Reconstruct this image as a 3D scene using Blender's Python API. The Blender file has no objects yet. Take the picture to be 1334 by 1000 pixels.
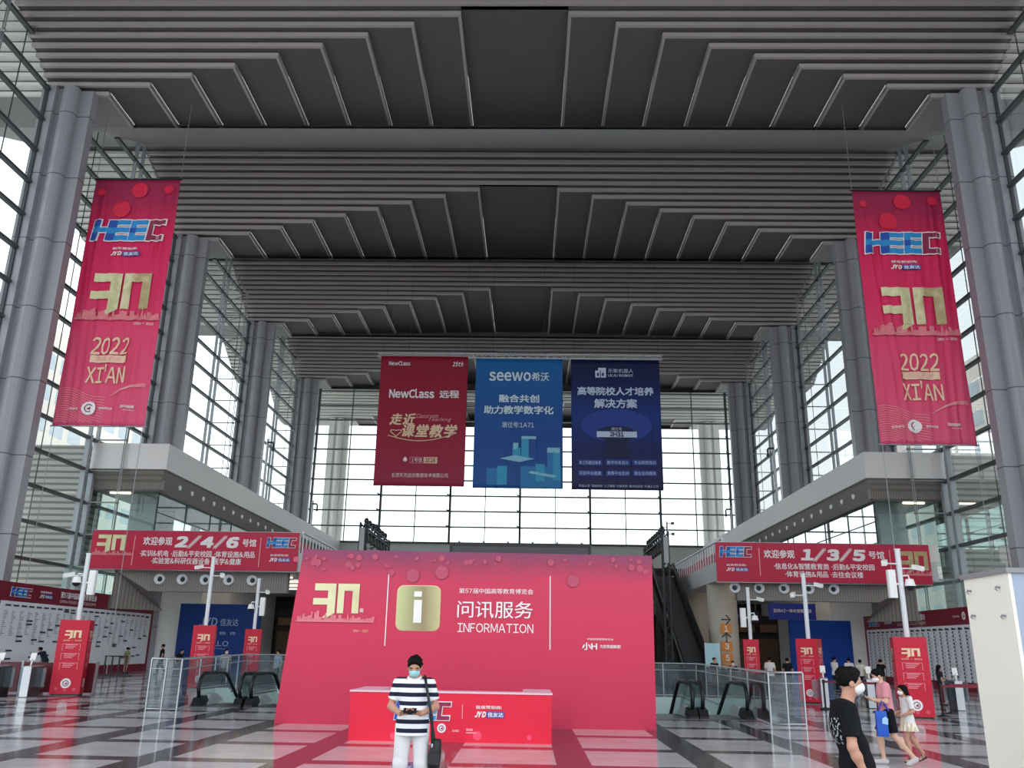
import bpy, math, random
import numpy as np
from mathutils import Matrix, Vector

SC = bpy.context.scene
COL = SC.collection
random.seed(7)
PI = math.pi

# ------------------------------------------------------------------ camera
def make_camera():
    f, pitch, yaw, roll = 1117.7, 0.2996, 0.0236, 0.0168
    cy, sy, cp, sp = math.cos(yaw), math.sin(yaw), math.cos(pitch), math.sin(pitch)
    fw = Vector((-sy * cp, cy * cp, sp)); r = Vector((cy, sy, 0)); u = r.cross(fw)
    c, s = math.cos(roll), math.sin(roll)
    r2 = c * r + s * u; u2 = -s * r + c * u
    cam = bpy.data.cameras.new('camera')
    cam.sensor_fit = 'HORIZONTAL'; cam.sensor_width = 36.0; cam.lens = f / 1334 * 36.0
    cam.clip_end = 800
    o = bpy.data.objects.new('camera', cam); COL.objects.link(o)
    m = Matrix((r2, u2, -fw)).transposed().to_4x4()
    m.translation = Vector((1.174, 0, 1.85))
    o.matrix_world = m
    SC.camera = o
make_camera()

# ------------------------------------------------------------------ sky and exposure
SC.view_settings.view_transform = 'Standard'
SC.view_settings.look = 'None'
SC.view_settings.gamma = 1.0
SC.view_settings.use_curve_mapping = False
SC.view_settings.exposure = 1.85
w = bpy.data.worlds.new('overcast_sky'); SC.world = w; w.use_nodes = True
nt = w.node_tree; nt.nodes.clear()
tc = nt.nodes.new('ShaderNodeTexCoord'); sx = nt.nodes.new('ShaderNodeSeparateXYZ')
rp = nt.nodes.new('ShaderNodeValToRGB'); bg = nt.nodes.new('ShaderNodeBackground'); wo = nt.nodes.new('ShaderNodeOutputWorld')
nt.links.new(tc.outputs['Generated'], sx.inputs[0]); nt.links.new(sx.outputs['Z'], rp.inputs[0])
rp.color_ramp.elements[0].color = (0.93, 0.955, 1.0, 1); rp.color_ramp.elements[0].position = 0.0
rp.color_ramp.elements[1].color = (0.85, 0.93, 1.0, 1); rp.color_ramp.elements[1].position = 0.7
nt.links.new(rp.outputs[0], bg.inputs[0]); bg.inputs[1].default_value = 0.62
nt.links.new(bg.outputs[0], wo.inputs[0])
cy_ = SC.cycles
cy_.use_denoising = True
cy_.max_bounces = 9; cy_.diffuse_bounces = 4; cy_.glossy_bounces = 4; cy_.transparent_max_bounces = 24; cy_.transmission_bounces = 4
cy_.sample_clamp_indirect = 6.0
cy_.caustics_reflective = False; cy_.caustics_refractive = False


# ------------------------------------------------------------------ materials
def lin(h):
    if isinstance(h, str):
        h = h.lstrip('#'); v = [int(h[i:i + 2], 16) / 255 for i in (0, 2, 4)]
    else:
        v = [c / 255 for c in h]
    return tuple(c / 12.92 if c <= .04045 else ((c + .055) / 1.055) ** 2.4 for c in v) + (1,)

def mat(name, col, rough=.5, metal=0., spec=.5, noise=0., nscale=3., bump=0., emit=0.):
    m = bpy.data.materials.new(name); m.use_nodes = True
    t = m.node_tree; b = t.nodes['Principled BSDF']
    c = lin(col)
    b.inputs['Base Color'].default_value = c
    b.inputs['Roughness'].default_value = rough
    b.inputs['Metallic'].default_value = metal
    b.inputs['Specular IOR Level'].default_value = spec
    m.diffuse_color = c
    if noise or bump:
        g = t.nodes.new('ShaderNodeTexCoord'); n = t.nodes.new('ShaderNodeTexNoise')
        n.inputs['Scale'].default_value = nscale; n.inputs['Detail'].default_value = 5
        t.links.new(g.outputs['Object'], n.inputs['Vector'])
        if noise:
            mx = t.nodes.new('ShaderNodeMix'); mx.data_type = 'RGBA'
            mx.inputs[6].default_value = tuple(min(1, x * (1 - noise)) for x in c[:3]) + (1,)
            mx.inputs[7].default_value = tuple(min(1, x * (1 + noise)) for x in c[:3]) + (1,)
            t.links.new(n.outputs['Fac'], mx.inputs[0]); t.links.new(mx.outputs[2], b.inputs['Base Color'])
        if bump:
            bp = t.nodes.new('ShaderNodeBump'); bp.inputs['Strength'].default_value = bump
            t.links.new(n.outputs['Fac'], bp.inputs['Height']); t.links.new(bp.outputs[0], b.inputs['Normal'])
    if emit:
        b.inputs['Emission Color'].default_value = c; b.inputs['Emission Strength'].default_value = emit
    return m

def glass_mat(name, tint, refl=.5, body=0., bodycol='#ffffff'):
    """thin pane: mostly see-through, mirror-like at grazing angles, optional milky body"""
    m = bpy.data.materials.new(name); m.use_nodes = True; t = m.node_tree; t.nodes.clear()
    o = t.nodes.new('ShaderNodeOutputMaterial'); tr = t.nodes.new('ShaderNodeBsdfTransparent'); gl = t.nodes.new('ShaderNodeBsdfGlossy')
    tr.inputs[0].default_value = lin(tint); gl.inputs['Roughness'].default_value = .02
    lw = t.nodes.new('ShaderNodeFresnel'); lw.inputs[0].default_value = 1.5
    ma = t.nodes.new('ShaderNodeMath'); ma.operation = 'MULTIPLY'; ma.inputs[1].default_value = refl
    mx = t.nodes.new('ShaderNodeMixShader')
    t.links.new(lw.outputs[0], ma.inputs[0]); t.links.new(ma.outputs[0], mx.inputs[0])
    src = tr.outputs[0]
    if body:
        df = t.nodes.new('ShaderNodeBsdfDiffuse'); df.inputs[0].default_value = lin(bodycol)
        m2 = t.nodes.new('ShaderNodeMixShader'); m2.inputs[0].default_value = body
        t.links.new(tr.outputs[0], m2.inputs[1]); t.links.new(df.outputs[0], m2.inputs[2]); src = m2.outputs[0]
    t.links.new(src, mx.inputs[1]); t.links.new(gl.outputs[0], mx.inputs[2]); t.links.new(mx.outputs[0], o.inputs[0])
    m.diffuse_color = lin(tint)
    return m

def stripe_mat(name, a, b, axis, period, duty=.5, rough=.7, offset=0., coord='Object', spec=.3, metal=0.):
    """two colours repeating along one axis (knitted stripes, panel joints, ribs)"""
    m = mat(name, a, rough, metal, spec); t = m.node_tree; B = t.nodes['Principled BSDF']
    g = t.nodes.new('ShaderNodeTexCoord'); s = t.nodes.new('ShaderNodeSeparateXYZ')
    t.links.new(g.outputs[coord], s.inputs[0])
    ad = t.nodes.new('ShaderNodeMath'); ad.operation = 'ADD'; ad.inputs[1].default_value = offset + 1000 * period
    dv = t.nodes.new('ShaderNodeMath'); dv.operation = 'DIVIDE'; dv.inputs[1].default_value = period
    fr = t.nodes.new('ShaderNodeMath'); fr.operation = 'FRACT'; lt = t.nodes.new('ShaderNodeMath'); lt.operation = 'LESS_THAN'; lt.inputs[1].default_value = duty
    t.links.new(s.outputs[axis], ad.inputs[0]); t.links.new(ad.outputs[0], dv.inputs[0]); t.links.new(dv.outputs[0], fr.inputs[0]); t.links.new(fr.outputs[0], lt.inputs[0])
    mx = t.nodes.new('ShaderNodeMix'); mx.data_type = 'RGBA'; mx.inputs[6].default_value = lin(b); mx.inputs[7].default_value = lin(a)
    t.links.new(lt.outputs[0], mx.inputs[0]); t.links.new(mx.outputs[2], B.inputs['Base Color'])
    return m

def print_mat(name, stops, axis, lo, hi, rough=.55, spec=.3, nscale=.8, namp=.10):
    """printed vinyl whose ink runs through several colours from lo to hi along one axis, with cloudy variation"""
    m = mat(name, stops[0][1], rough, 0, spec); t = m.node_tree; B = t.nodes['Principled BSDF']
    g = t.nodes.new('ShaderNodeTexCoord'); s = t.nodes.new('ShaderNodeSeparateXYZ'); t.links.new(g.outputs['Object'], s.inputs[0])
    n = t.nodes.new('ShaderNodeTexNoise'); n.inputs['Scale'].default_value = nscale; n.inputs['Detail'].default_value = 3; t.links.new(g.outputs['Object'], n.inputs['Vector'])
    mr = t.nodes.new('ShaderNodeMapRange'); mr.inputs[1].default_value = lo; mr.inputs[2].default_value = hi
    t.links.new(s.outputs[axis], mr.inputs[0])
    a1 = t.nodes.new('ShaderNodeMath'); a1.operation = 'MULTIPLY_ADD'; a1.inputs[1].default_value = namp; t.links.new(n.outputs['Fac'], a1.inputs[0])
    a2 = t.nodes.new('ShaderNodeMath'); a2.operation = 'SUBTRACT'; a2.inputs[1].default_value = namp * .5
    t.links.new(mr.outputs[0], a2.inputs[0]); t.links.new(a2.outputs[0], a1.inputs[2])
    r = t.nodes.new('ShaderNodeValToRGB'); e = r.color_ramp.elements
    while len(e) < len(stops): e.new(.5)
    for k, (p, c) in enumerate(stops): e[k].position = p; e[k].color = lin(c)
    t.links.new(a1.outputs[0], r.inputs[0]); t.links.new(r.outputs[0], B.inputs['Base Color'])
    return m

M = {}
def defmats():
    M['slat'] = mat('anodised_slat', '#b8aeae', .5, .0, .4, .06, .7)
    M['panel'] = mat('perforated_ceiling_panel', '#6b6564', .75, 0, .2, .08, 1.2)
    M['flat_panel'] = mat('flat_ceiling_panel', '#9a9797', .6, 0, .3, .05, .6)
    M['column'] = stripe_mat('aluminium_cladding', '#9c9ca3', '#55575d', 2, 4.23, .985, .38, offset=1.2, spec=.5)
    M['coldark'] = mat('dark_mullion', '#3c3d45', .5)
    M['steel'] = mat('steel', '#aab0b4', .3, .6)
    M['silver'] = mat('silver_cover', '#cfd4d8', .35)
    M['rod'] = mat('stainless_rod', '#9c9fa0', .4, .5)
    M['transom'] = mat('dark_transom', '#4a4d50', .45)
    M['post'] = mat('white_post', '#e2e6ea', .4)
    M['canopy'] = mat('daylight_lifted_canopy', '#eeeae6', .6)  # outdoor slats and column, lightened: daylight is put into the colour
    M['mull'] = mat('grey_mullion', '#a9b0b6', .45)
    M['white'] = mat('white_panel', '#f4f3f1', .55, 0, .4, .03, .5)
    M['rib'] = stripe_mat('ribbed_cladding', '#8d8781', '#7a746e', 0, .16, .6, .5)
    M['riby'] = stripe_mat('ribbed_cladding_side', '#8d8781', '#7a746e', 1, .16, .6, .5)
    M['glass'] = glass_mat('curtain_wall_glass', '#eef6f4', .55)
    M['glass2'] = glass_mat('greenish_glass', '#cfe6e0', .9, .16, '#c9ded8')
    M['rail_glass'] = glass_mat('balustrade_glass', '#d3e6ea', .9, .10, '#b4cbd8')
    M['esc_glass'] = glass_mat('escalator_glass', '#c4dedd', .9, .42, '#c2dcd8')
    M['dark'] = mat('dark_interior', '#211f20', .8)
    M['darkwall'] = mat('brown_grey_wall', '#3b3633', .7, 0, .3, .1, .6)
    M['black'] = mat('black_rubber', '#0d0e11', .45)
    M['blackmetal'] = mat('black_metal', '#16171b', .4, .2)
    M['red'] = mat('red_vinyl', '#cf2a4a', .5)
    M['deepred'] = mat('maroon_vinyl', '#7d1730', .5)
    M['brightred'] = mat('bright_red_vinyl', '#e30c38', .45)
    M['totem'] = mat('totem_red', '#c80f34', .45, 0, .4, .06, 2)
    M['ink'] = mat('white_print', '#f6eef0', .6)
    M['pinkink'] = mat('pale_pink_print', '#f0a7ae', .6)
    M['gold'] = print_mat('gold_print', [(0, '#e6e2b4'), (.35, '#c9c091'), (.6, '#e6deb4'), (1, '#b9a577')], 0, -1, 1, .5, .4, 1.5, .9)
    M['goldpale'] = mat('pale_gold_print', '#f0d0b0', .55, 0, .3, .15, 4)
    M['skyline'] = mat('rose_gold_print', '#e2818a', .6, 0, .3, .22, 5)
    M['bokeh'] = mat('rose_spot_print', '#d9526b', .55)
    M['bokeh2'] = mat('ruby_spot_print', '#dd1743', .55)
    M['logo_blue'] = mat('logo_blue', '#1f8fd2', .5)
    M['logo_navy'] = mat('logo_navy', '#1c4fae', .5)
    M['logo_plum'] = mat('logo_plum', '#8f1f4a', .5)
    M['blue'] = mat('blue_vinyl', '#10408f', .5)
    M['navy'] = mat('navy_vinyl', '#0f2f7c', .5)
    M['orange'] = mat('orange_sign', '#e08a2a', .5)
    M['cream'] = mat('cream_paint', '#f8f3e6', .5, 0, .3, .02, 1)
    M['greycap'] = mat('grey_cap', '#8c8c8e', .5)
    M['pillar_shade'] = mat('pale_blue_panel', '#9da9bc', .4)  # front face of the cream pillar, its bluish shade painted into the colour
    M['concrete'] = mat('cream_column', '#c6bfb2', .6, 0, .3, .04, 2)
    M['boardwhite'] = mat('board_white', '#edf1f8', .5)
    M['skin'] = mat('skin', '#c08f78', .5, 0, .35, .06, 9)
    M['skinleg'] = mat('skin_pale', '#cfa68f', .5, 0, .35, .06, 9)
    M['hair'] = mat('black_hair', '#0b090a', .75, 0, .15, 0, 60, .5)
    M['mask'] = mat('white_mask', '#e9ecef', .7, 0, .3, 0, 40, .1)
    M['maskblue'] = mat('pale_blue_mask', '#9fd3da', .7)
    M['lamp'] = mat('lit_tube', '#fff0d8', .5, emit=1.2)
defmats()

# ------------------------------------------------------------------ mesh helpers
class MB:
    """collects quads and polygons; every builder call may carry its own transform"""
    def __init__(s): s.v = []; s.f = []; s.sm = []
    def add(s, vs, fs, T=None, smooth=False):
        n = len(s.v)
        if T is not None: vs = [tuple(T @ Vector(p)) for p in vs]
        s.v += [tuple(p) for p in vs]; s.f += [tuple(i + n for i in f) for f in fs]; s.sm += [smooth] * len(fs); return s
    def box(s, x0, x1, y0, y1, z0, z1, T=None, bev=0.):
        if bev:
            b = min(bev, abs(x1 - x0) * .45, abs(y1 - y0) * .45)
            pl = [(x0 + b, y0), (x1 - b, y0), (x1, y0 + b), (x1, y1 - b), (x1 - b, y1), (x0 + b, y1), (x0, y1 - b), (x0, y0 + b)]
            return s.prism(pl, z0, z1, T)
        vs = [(x0, y0, z0), (x1, y0, z0), (x1, y1, z0), (x0, y1, z0), (x0, y0, z1), (x1, y0, z1), (x1, y1, z1), (x0, y1, z1)]
        return s.add(vs, [(0, 3, 2, 1), (4, 5, 6, 7), (0, 1, 5, 4), (1, 2, 6, 5), (2, 3, 7, 6), (3, 0, 4, 7)], T)
    def prism(s, pl, z0, z1, T=None, smooth=False):
        n = len(pl)
        vs = [(x, y, z0) for x, y in pl] + [(x, y, z1) for x, y in pl]
        fs = [(i, (i + 1) % n, n + (i + 1) % n, n + i) for i in range(n)]
        s.add(vs, fs, T, smooth)
        return s.add(vs, [tuple(range(n - 1, -1, -1)), tuple(range(n, 2 * n))], T)
    def poly(s, pts, T=None): return s.add(pts, [tuple(range(len(pts)))], T)
    def plate(s, pl, y0, y1, T=None):
        """outline in x,z given thickness along y"""
        n = len(pl); vs = [(x, y0, z) for x, z in pl] + [(x, y1, z) for x, z in pl]
        fs = [(i, (i + 1) % n, n + (i + 1) % n, n + i) for i in range(n)] + [tuple(range(n - 1, -1, -1)), tuple(range(n, 2 * n))]
        return s.add(vs, fs, T)
    def cyl(s, p0, p1, r0, r1=None, n=12, T=None, caps=True):
        r1 = r0 if r1 is None else r1
        p0, p1 = Vector(p0), Vector(p1); d = (p1 - p0).normalized()
        a = d.orthogonal().normalized(); b = d.cross(a)
        vs = []
        for p, r in ((p0, r0), (p1, r1)):
            for k in range(n):
                t = 2 * PI * k / n; vs.append(tuple(p + a * math.cos(t) * r + b * math.sin(t) * r))
        fs = [(k, (k + 1) % n, n + (k + 1) % n, n + k) for k in range(n)]
        s.add(vs, fs, T, True)
        if caps: s.add(vs, [tuple(range(n - 1, -1, -1)), tuple(range(n, 2 * n))], T)
        return s
    def tube(s, pts, r, n=8, T=None):
        P = [Vector(p) for p in pts]; rings = []; a = None
        for i, p in enumerate(P):
            d = (P[min(i + 1, len(P) - 1)] - P[max(i - 1, 0)]).normalized()
            a = d.orthogonal().normalized() if a is None else (a - d * a.dot(d)).normalized()
            b = d.cross(a); rr = r[i] if isinstance(r, (list, tuple)) else r
            rings.append([tuple(p + a * math.cos(2 * PI * k / n) * rr + b * math.sin(2 * PI * k / n) * rr) for k in range(n)])
        return s.loft(rings, T)
    def loft(s, rings, T=None, caps=True, smooth=True):
        n = len(rings[0]); vs = [p for r in rings for p in r]
        fs = [(i * n + k, i * n + (k + 1) % n, (i + 1) * n + (k + 1) % n, (i + 1) * n + k) for i in range(len(rings) - 1) for k in range(n)]
        s.add(vs, fs, T, smooth)
        if caps: s.add(vs, [tuple(range(n - 1, -1, -1)), tuple(range((len(rings) - 1) * n, len(rings) * n))], T)
        return s
    def ell(s, c, r, n=14, m=9, T=None):
        rings = []
        for j in range(m + 1):
            ph = -PI / 2 + PI * j / m; q = max(math.cos(ph), .02)
            rings.append([(c[0] + r[0] * q * math.cos(2 * PI * k / n), c[1] + r[1] * q * math.sin(2 * PI * k / n), c[2] + r[2] * math.sin(ph)) for k in range(n)])
        return s.loft(rings, T)
    def disc(s, x, z, r, y, n=20, T=None, rz=None):
        return s.poly([(x + r * math.cos(2 * PI * k / n), y, z + (rz or r) * math.sin(2 * PI * k / n)) for k in range(n)][::1], T)
    def ring(s, x, z, r0, r1, y, n=24, T=None):
        vs = [(x + r * math.cos(2 * PI * k / n), y, z + r * math.sin(2 * PI * k / n)) for r in (r0, r1) for k in range(n)]
        return s.add(vs, [(k, (k + 1) % n, n + (k + 1) % n, n + k) for k in range(n)], T)
    def mesh(s, name):
        me = bpy.data.meshes.new(name); me.from_pydata(s.v, [], s.f)
        if any(s.sm): me.polygons.foreach_set('use_smooth', s.sm)
        me.update(); return me
    def build(s, name, m, parent=None, loc=None, rz=0.):
        me = s.mesh(name); me.materials.append(m)
        return link(name, me, parent, loc, rz)

def link(name, me, parent=None, loc=None, rz=0.):
    o = bpy.data.objects.new(name, me); COL.objects.link(o)
    if parent is not None: o.parent = parent
    if loc is not None: o.location = loc
    o.rotation_euler.z = rz
    return o

def tag(o, label=None, cat=None, group=None, kind=None):
    if label: o['label'] = label
    if cat: o['category'] = cat
    if group: o['group'] = group
    if kind: o['kind'] = kind
    return o

def thing(name, label, cat, loc=(0, 0, 0), rz=0., group=None):
    return tag(link(name, None, None, loc, rz), label, cat, group)

def struct(o): o['kind'] = 'structure'; return o

def copy_tree(o, parent=None):
    c = o.copy(); COL.objects.link(c); c.parent = parent
    for ch in [x for x in bpy.data.objects if x.parent == o]: copy_tree(ch, c)
    return c

_kids = {}
def clone(o, label, loc, rz=None, group=None):
    """copy of a thing with copies of its parts and sub-parts"""
    c = o.copy(); COL.objects.link(c); c.location = loc
    if rz is not None: c.rotation_euler.z = rz
    for ch in list(o.children):
        d = ch.copy(); COL.objects.link(d); d.parent = c
        for g in list(ch.children):
            e = g.copy(); COL.objects.link(e); e.parent = d
    tag(c, label, None, group); return c

def Fr(x=0, y=0, z=0, rz=0):
    return Matrix.Translation((x, y, z)) @ Matrix.Rotation(rz, 4, 'Z')

_glyphs = {}
def glyph(ch, shear):
    """outline of one character as arrays; Latin letters and digits use their full-width forms, a plain sans face"""
    k = (ch, shear)
    if k not in _glyphs:
        c2 = chr(ord(ch) + 0xFEE0) if '!' <= ch <= '~' else ch
        c = bpy.data.curves.new('lettering', 'FONT'); c.body = c2; c.size = 1; c.resolution_u = 2; c.shear = shear
        o = bpy.data.objects.new('lettering', c); me = bpy.data.meshes.new_from_object(o)
        bpy.data.objects.remove(o); bpy.data.curves.remove(c)
        n = len(me.vertices); a = np.empty(n * 3); me.vertices.foreach_get('co', a)
        _glyphs[k] = (a.reshape(-1, 3), [tuple(q.vertices) for q in me.polygons]); bpy.data.meshes.remove(me)
    return _glyphs[k]

def text(s, parent, m, cx, cz, w=None, h=None, y=-.012, bold=0., shear=0., name='lettering', T=None, warp=None):
    """flat lettering facing -Y, scaled so that its outline fills w and/or h around (cx, cz); bold thickens the strokes"""
    V, F, x, n = [], [], 0., 0
    for ch in s:
        if ch == ' ': x += .35; continue
        g, f = glyph(ch, shear)
        if not len(g): x += .4; continue
        lo, hi = g[:, 0].min(), g[:, 0].max()
        cjk = ord(ch) > 0x2000
        adv = max(hi - lo, .9) if cjk else hi - lo
        off = x - lo + (adv - (hi - lo)) / 2
        q = g.copy()
        if ch == '/': q[:, 0] = lo + (q[:, 0] - lo) * .55; adv = (hi - lo) * .55; off = x - lo
        q[:, 0] += off
        V.append(q); F += [tuple(i + n for i in t) for t in f]; n += len(q); x += adv + (.07 if cjk else .085)
    a = np.concatenate(V)
    if bold:
        e = min(bold, .06); nn = len(a); base = list(F); parts = []
        for k, (dx, dz) in enumerate(((-e, -e), (e, -e), (-e, e), (e, e), (0, 0))):
            parts.append(a + [dx, dz, k])
            if k: F = F + [tuple(i + nn * k for i in t) for t in base]
        a = np.concatenate(parts)
    lo, hi = a.min(0), a.max(0); bw, bh = hi[0] - lo[0], hi[1] - lo[1]
    sx = w / bw if w else h / bh; sz = h / bh if h else w / bw
    X = cx + (a[:, 0] - (lo[0] + hi[0]) / 2) * sx; Z = cz + (a[:, 1] - (lo[1] + hi[1]) / 2) * sz
    Y = (y if warp is None else y + warp(X, Z)) - a[:, 2] * .0022
    out = np.stack([X, Y, Z], 1)
    if T is not None:
        t = np.array(T); out = out @ t[:3, :3].T + t[:3, 3]
    me = bpy.data.meshes.new(name); me.from_pydata(out.tolist(), [], F); me.update()
    me.materials.append(m)
    return link(name, me, parent)

def art(parent, m, build, name, warp=None, T=None):
    """flat printed shapes: build(mb) draws them facing -Y, warp lays them on cloth"""
    b = MB(); build(b)
    if warp is not None:
        b.v = [(x, y + float(warp(np.array([x]), np.array([z]))[0]), z) for x, y, z in b.v]
    if T is not None: b.v = [tuple(T @ Vector(p)) for p in b.v]
    return b.build(name, m, parent)

CUT = [5.]
def rects(b, rs, y, sh=0., cz=0.):
    for x0, x1, z0, z1 in rs:
        # cut into short strips so that they follow folds
        y -= .0012; k = max(1, int(abs(z1 - z0) / .5)); q = max(1, int(abs(x1 - x0) / CUT[0]))
        for i in range(k):
            for j in range(q):
                a, c = z0 + (z1 - z0) * i / k, z0 + (z1 - z0) * (i + 1) / k
                l, r = x0 + (x1 - x0) * j / q, x0 + (x1 - x0) * (j + 1) / q
                b.poly([(l + sh * (a - cz), y, a), (r + sh * (a - cz), y, a), (r + sh * (c - cz), y, c), (l + sh * (c - cz), y, c)])

def logo_letters(parent, cx, cz, w, h, y, warp=None, T=None, sh=.1, part='emblem'):
    """four joined block letters H E E C with a white outline, blue chequered fill and a plum last letter"""
    X0 = cx - w / 2; u = w / 100.; z0 = cz - h / 2; v = h / 100.
    R = lambda a, b, c, d: (X0 + a * u, X0 + b * u, z0 + c * v, z0 + d * v)
    H = [R(0, 9, 2, 98), R(9, 20, 40, 62), R(20, 30, 2, 98)]
    E1 = [R(30, 32, 2, 98), R(32, 50, 2, 26), R(32, 50, 39, 63), R(32, 50, 76, 98)]
    E2 = [R(51, 59, 2, 98), R(59, 74, 2, 26), R(59, 74, 39, 63), R(59, 74, 76, 98)]
    Cc = [R(75.5, 83, 2, 98), R(83, 98, 2, 24), R(83, 98, 77, 98)]
    t = 1.5 * u
    out = [(a - t, b + t, c - t, d + t) for a, b, c, d in H + E1 + E2 + Cc]
    art(parent, M['ink'], lambda b: rects(b, out, y, sh, cz), part + '_outline', warp, T)
    art(parent, M['logo_blue'], lambda b: rects(b, H + E1 + E2, y - .025, sh, cz), part, warp, T)
    nv = [R(0, 9, 2, 38), R(0, 9, 66, 98), R(20, 31, 2, 34), R(20, 31, 64, 98), R(51, 59, 39, 63)]
    art(parent, M['logo_navy'], lambda b: rects(b, nv, y - .048, sh, cz), part + '_check', warp, T)
    art(parent, M['logo_plum'], lambda b: rects(b, Cc, y - .025, sh, cz), part + '_last_letter', warp, T)

def thirty(parent, x0, x1, z0, z1, y, warp=None, T=None, skyline=True, m=None, ext=(-.34, 1.32)):
    """block numeral 3 and arch-shaped 0 in gold above a low city skyline"""
    w = x1 - x0; h = z1 - z0
    X = lambda a: x0 + a * w
    Z = lambda a: z0 + a * h
    def d(b):
        rects(b, [(X(.0), X(.30), Z(.76), Z(1)), (X(-.02), X(.30), Z(.28), Z(.50)), (X(.30), X(.475), Z(.0), Z(1))], y)
        rects(b, [(X(.52), X(.665), Z(.0), Z(1)), (X(.665), X(.85), Z(.76), Z(1)), (X(.85), X(1), Z(.0), Z(1))], y)
        b.poly([(X(.30), y, Z(0)), (X(.20), y, Z(-.16)), (X(.30), y, Z(-.16)), (X(.475), y, Z(0))])
    art(parent, m or M['gold'], d, 'number_print', warp, T)
    if not skyline: return
    rnd = random.Random(3)
    def s(b):
        x = X(ext[0]); e = X(ext[1])
        while x < e:
            ww = w * rnd.uniform(.03, .075); hh = h * rnd.uniform(.03, .20)
            if abs((x - X(.02)) / w) < .08: hh *= 1.7
            if rnd.random() < .35:
                b.poly([(x, y - .01, Z(-.27)), (x + ww, y - .01, Z(-.27)), (x + ww / 2, y - .01, Z(-.24) + hh * 1.35)])
            else:
                rects(b, [(x, x + ww, Z(-.27), Z(-.24) + hh)], y - .01)
            x += ww * .92
        rects(b, [(X(ext[0] - .03), X(ext[1] + .03), Z(-.30), Z(-.25))], y - .012)
    art(parent, M['skyline'], s, 'skyline_print', warp, T)

def sponsor(parent, cx, cz, w, h, y, warp=None, T=None):
    """small sponsor mark: a caption above three letters and a name"""
    text('首席赞助商:', parent, M['ink'], cx - .02 * w, cz + h * .34, w * .88, h * .26, y, .012, 0, 'caption', T, warp)
    text('JYD', parent, M['ink'], cx - w * .3, cz - h * .2, w * .38, h * .44, y, .05, .3, 'sponsor_letters', T, warp)
    art(parent, M['logo_navy'], lambda b: rects(b, [(cx - w * .09, cx + w * .5, cz - h * .44, cz + h * .04)], y), 'sponsor_plate', warp, T)
    text('佳友达', parent, M['ink'], cx + w * .21, cz - h * .2, w * .52, h * .36, y - .012, .02, 0, 'sponsor_name', T, warp)

def seal(parent, cx, cz, r, y, warp=None, T=None):
    art(parent, M['ink'], lambda b: b.disc(cx, cz, r, y, 24), 'seal', warp, T)
    def inner(b):
        y2 = y - (.05 if warp is not None else .01); b.ring(cx, cz, r * .48, r * .62, y2, 20)
        b.poly([(cx - r * .3, y2, cz - r * .1), (cx + r * .25, y2, cz - r * .3), (cx + r * .3, y2, cz + r * .25), (cx, y2, cz + r * .05)])
    art(parent, M['deepred'], inner, 'seal_mark', warp, T)
# ================================================================== the setting
W = 28.6            # glass walls stand at x = -W and +W
S = 19.82           # column spacing
Y1 = 45.29          # first column in view
HZ = 34.4           # underside of the ceiling at the columns
HT = 38.55          # top of each sloping ceiling bay
YE = 112.0          # end glass wall

def floor_mat():
    m = mat('polished_granite', '#c2bec4', .13, 0, .6); t = m.node_tree; B = t.nodes['Principled BSDF']
    g = t.nodes.new('ShaderNodeTexCoord'); s = t.nodes.new('ShaderNodeSeparateXYZ'); t.links.new(g.outputs['Object'], s.inputs[0])
    def band(axis, start, period, width):
        a = t.nodes.new('ShaderNodeMath'); a.operation = 'ADD'; a.inputs[1].default_value = -start + 100 * period + width / 2
        d = t.nodes.new('ShaderNodeMath'); d.operation = 'DIVIDE'; d.inputs[1].default_value = period
        f = t.nodes.new('ShaderNodeMath'); f.operation = 'FRACT'; l = t.nodes.new('ShaderNodeMath'); l.operation = 'LESS_THAN'; l.inputs[1].default_value = width / period
        t.links.new(s.outputs[axis], a.inputs[0]); t.links.new(a.outputs[0], d.inputs[0]); t.links.new(d.outputs[0], f.inputs[0]); t.links.new(f.outputs[0], l.inputs[0])
        return l.outputs[0]
    mx = t.nodes.new('ShaderNodeMath'); mx.operation = 'MAXIMUM'
    t.links.new(band(0, 1.96, 2.379, .60), mx.inputs[0]); t.links.new(band(1, 15.47, 2.687, .50), mx.inputs[1])
    n = t.nodes.new('ShaderNodeTexNoise'); n.inputs['Scale'].default_value = 1.3; n.inputs['Detail'].default_value = 8; t.links.new(g.outputs['Object'], n.inputs['Vector'])
    r = t.nodes.new('ShaderNodeValToRGB'); r.color_ramp.elements[0].color = lin('#c6c2c8'); r.color_ramp.elements[1].color = lin('#dbd7dc')
    r.color_ramp.elements[0].position = .3; r.color_ramp.elements[1].position = .7; t.links.new(n.outputs['Fac'], r.inputs[0])
    mc = t.nodes.new('ShaderNodeMix'); mc.data_type = 'RGBA'; t.links.new(mx.outputs[0], mc.inputs[0]); t.links.new(r.outputs[0], mc.inputs[6]); mc.inputs[7].default_value = lin('#453f46')
    t.links.new(mc.outputs[2], B.inputs['Base Color'])
    n2 = t.nodes.new('ShaderNodeTexNoise'); n2.inputs['Scale'].default_value = .9; n2.inputs['Detail'].default_value = 2; t.links.new(g.outputs['Object'], n2.inputs['Vector'])
    mr = t.nodes.new('ShaderNodeMapRange'); mr.inputs[3].default_value = .07; mr.inputs[4].default_value = .15; t.links.new(n2.outputs['Fac'], mr.inputs[0]); t.links.new(mr.outputs[0], B.inputs['Roughness'])
    return m
M['floor'] = floor_mat()

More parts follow.
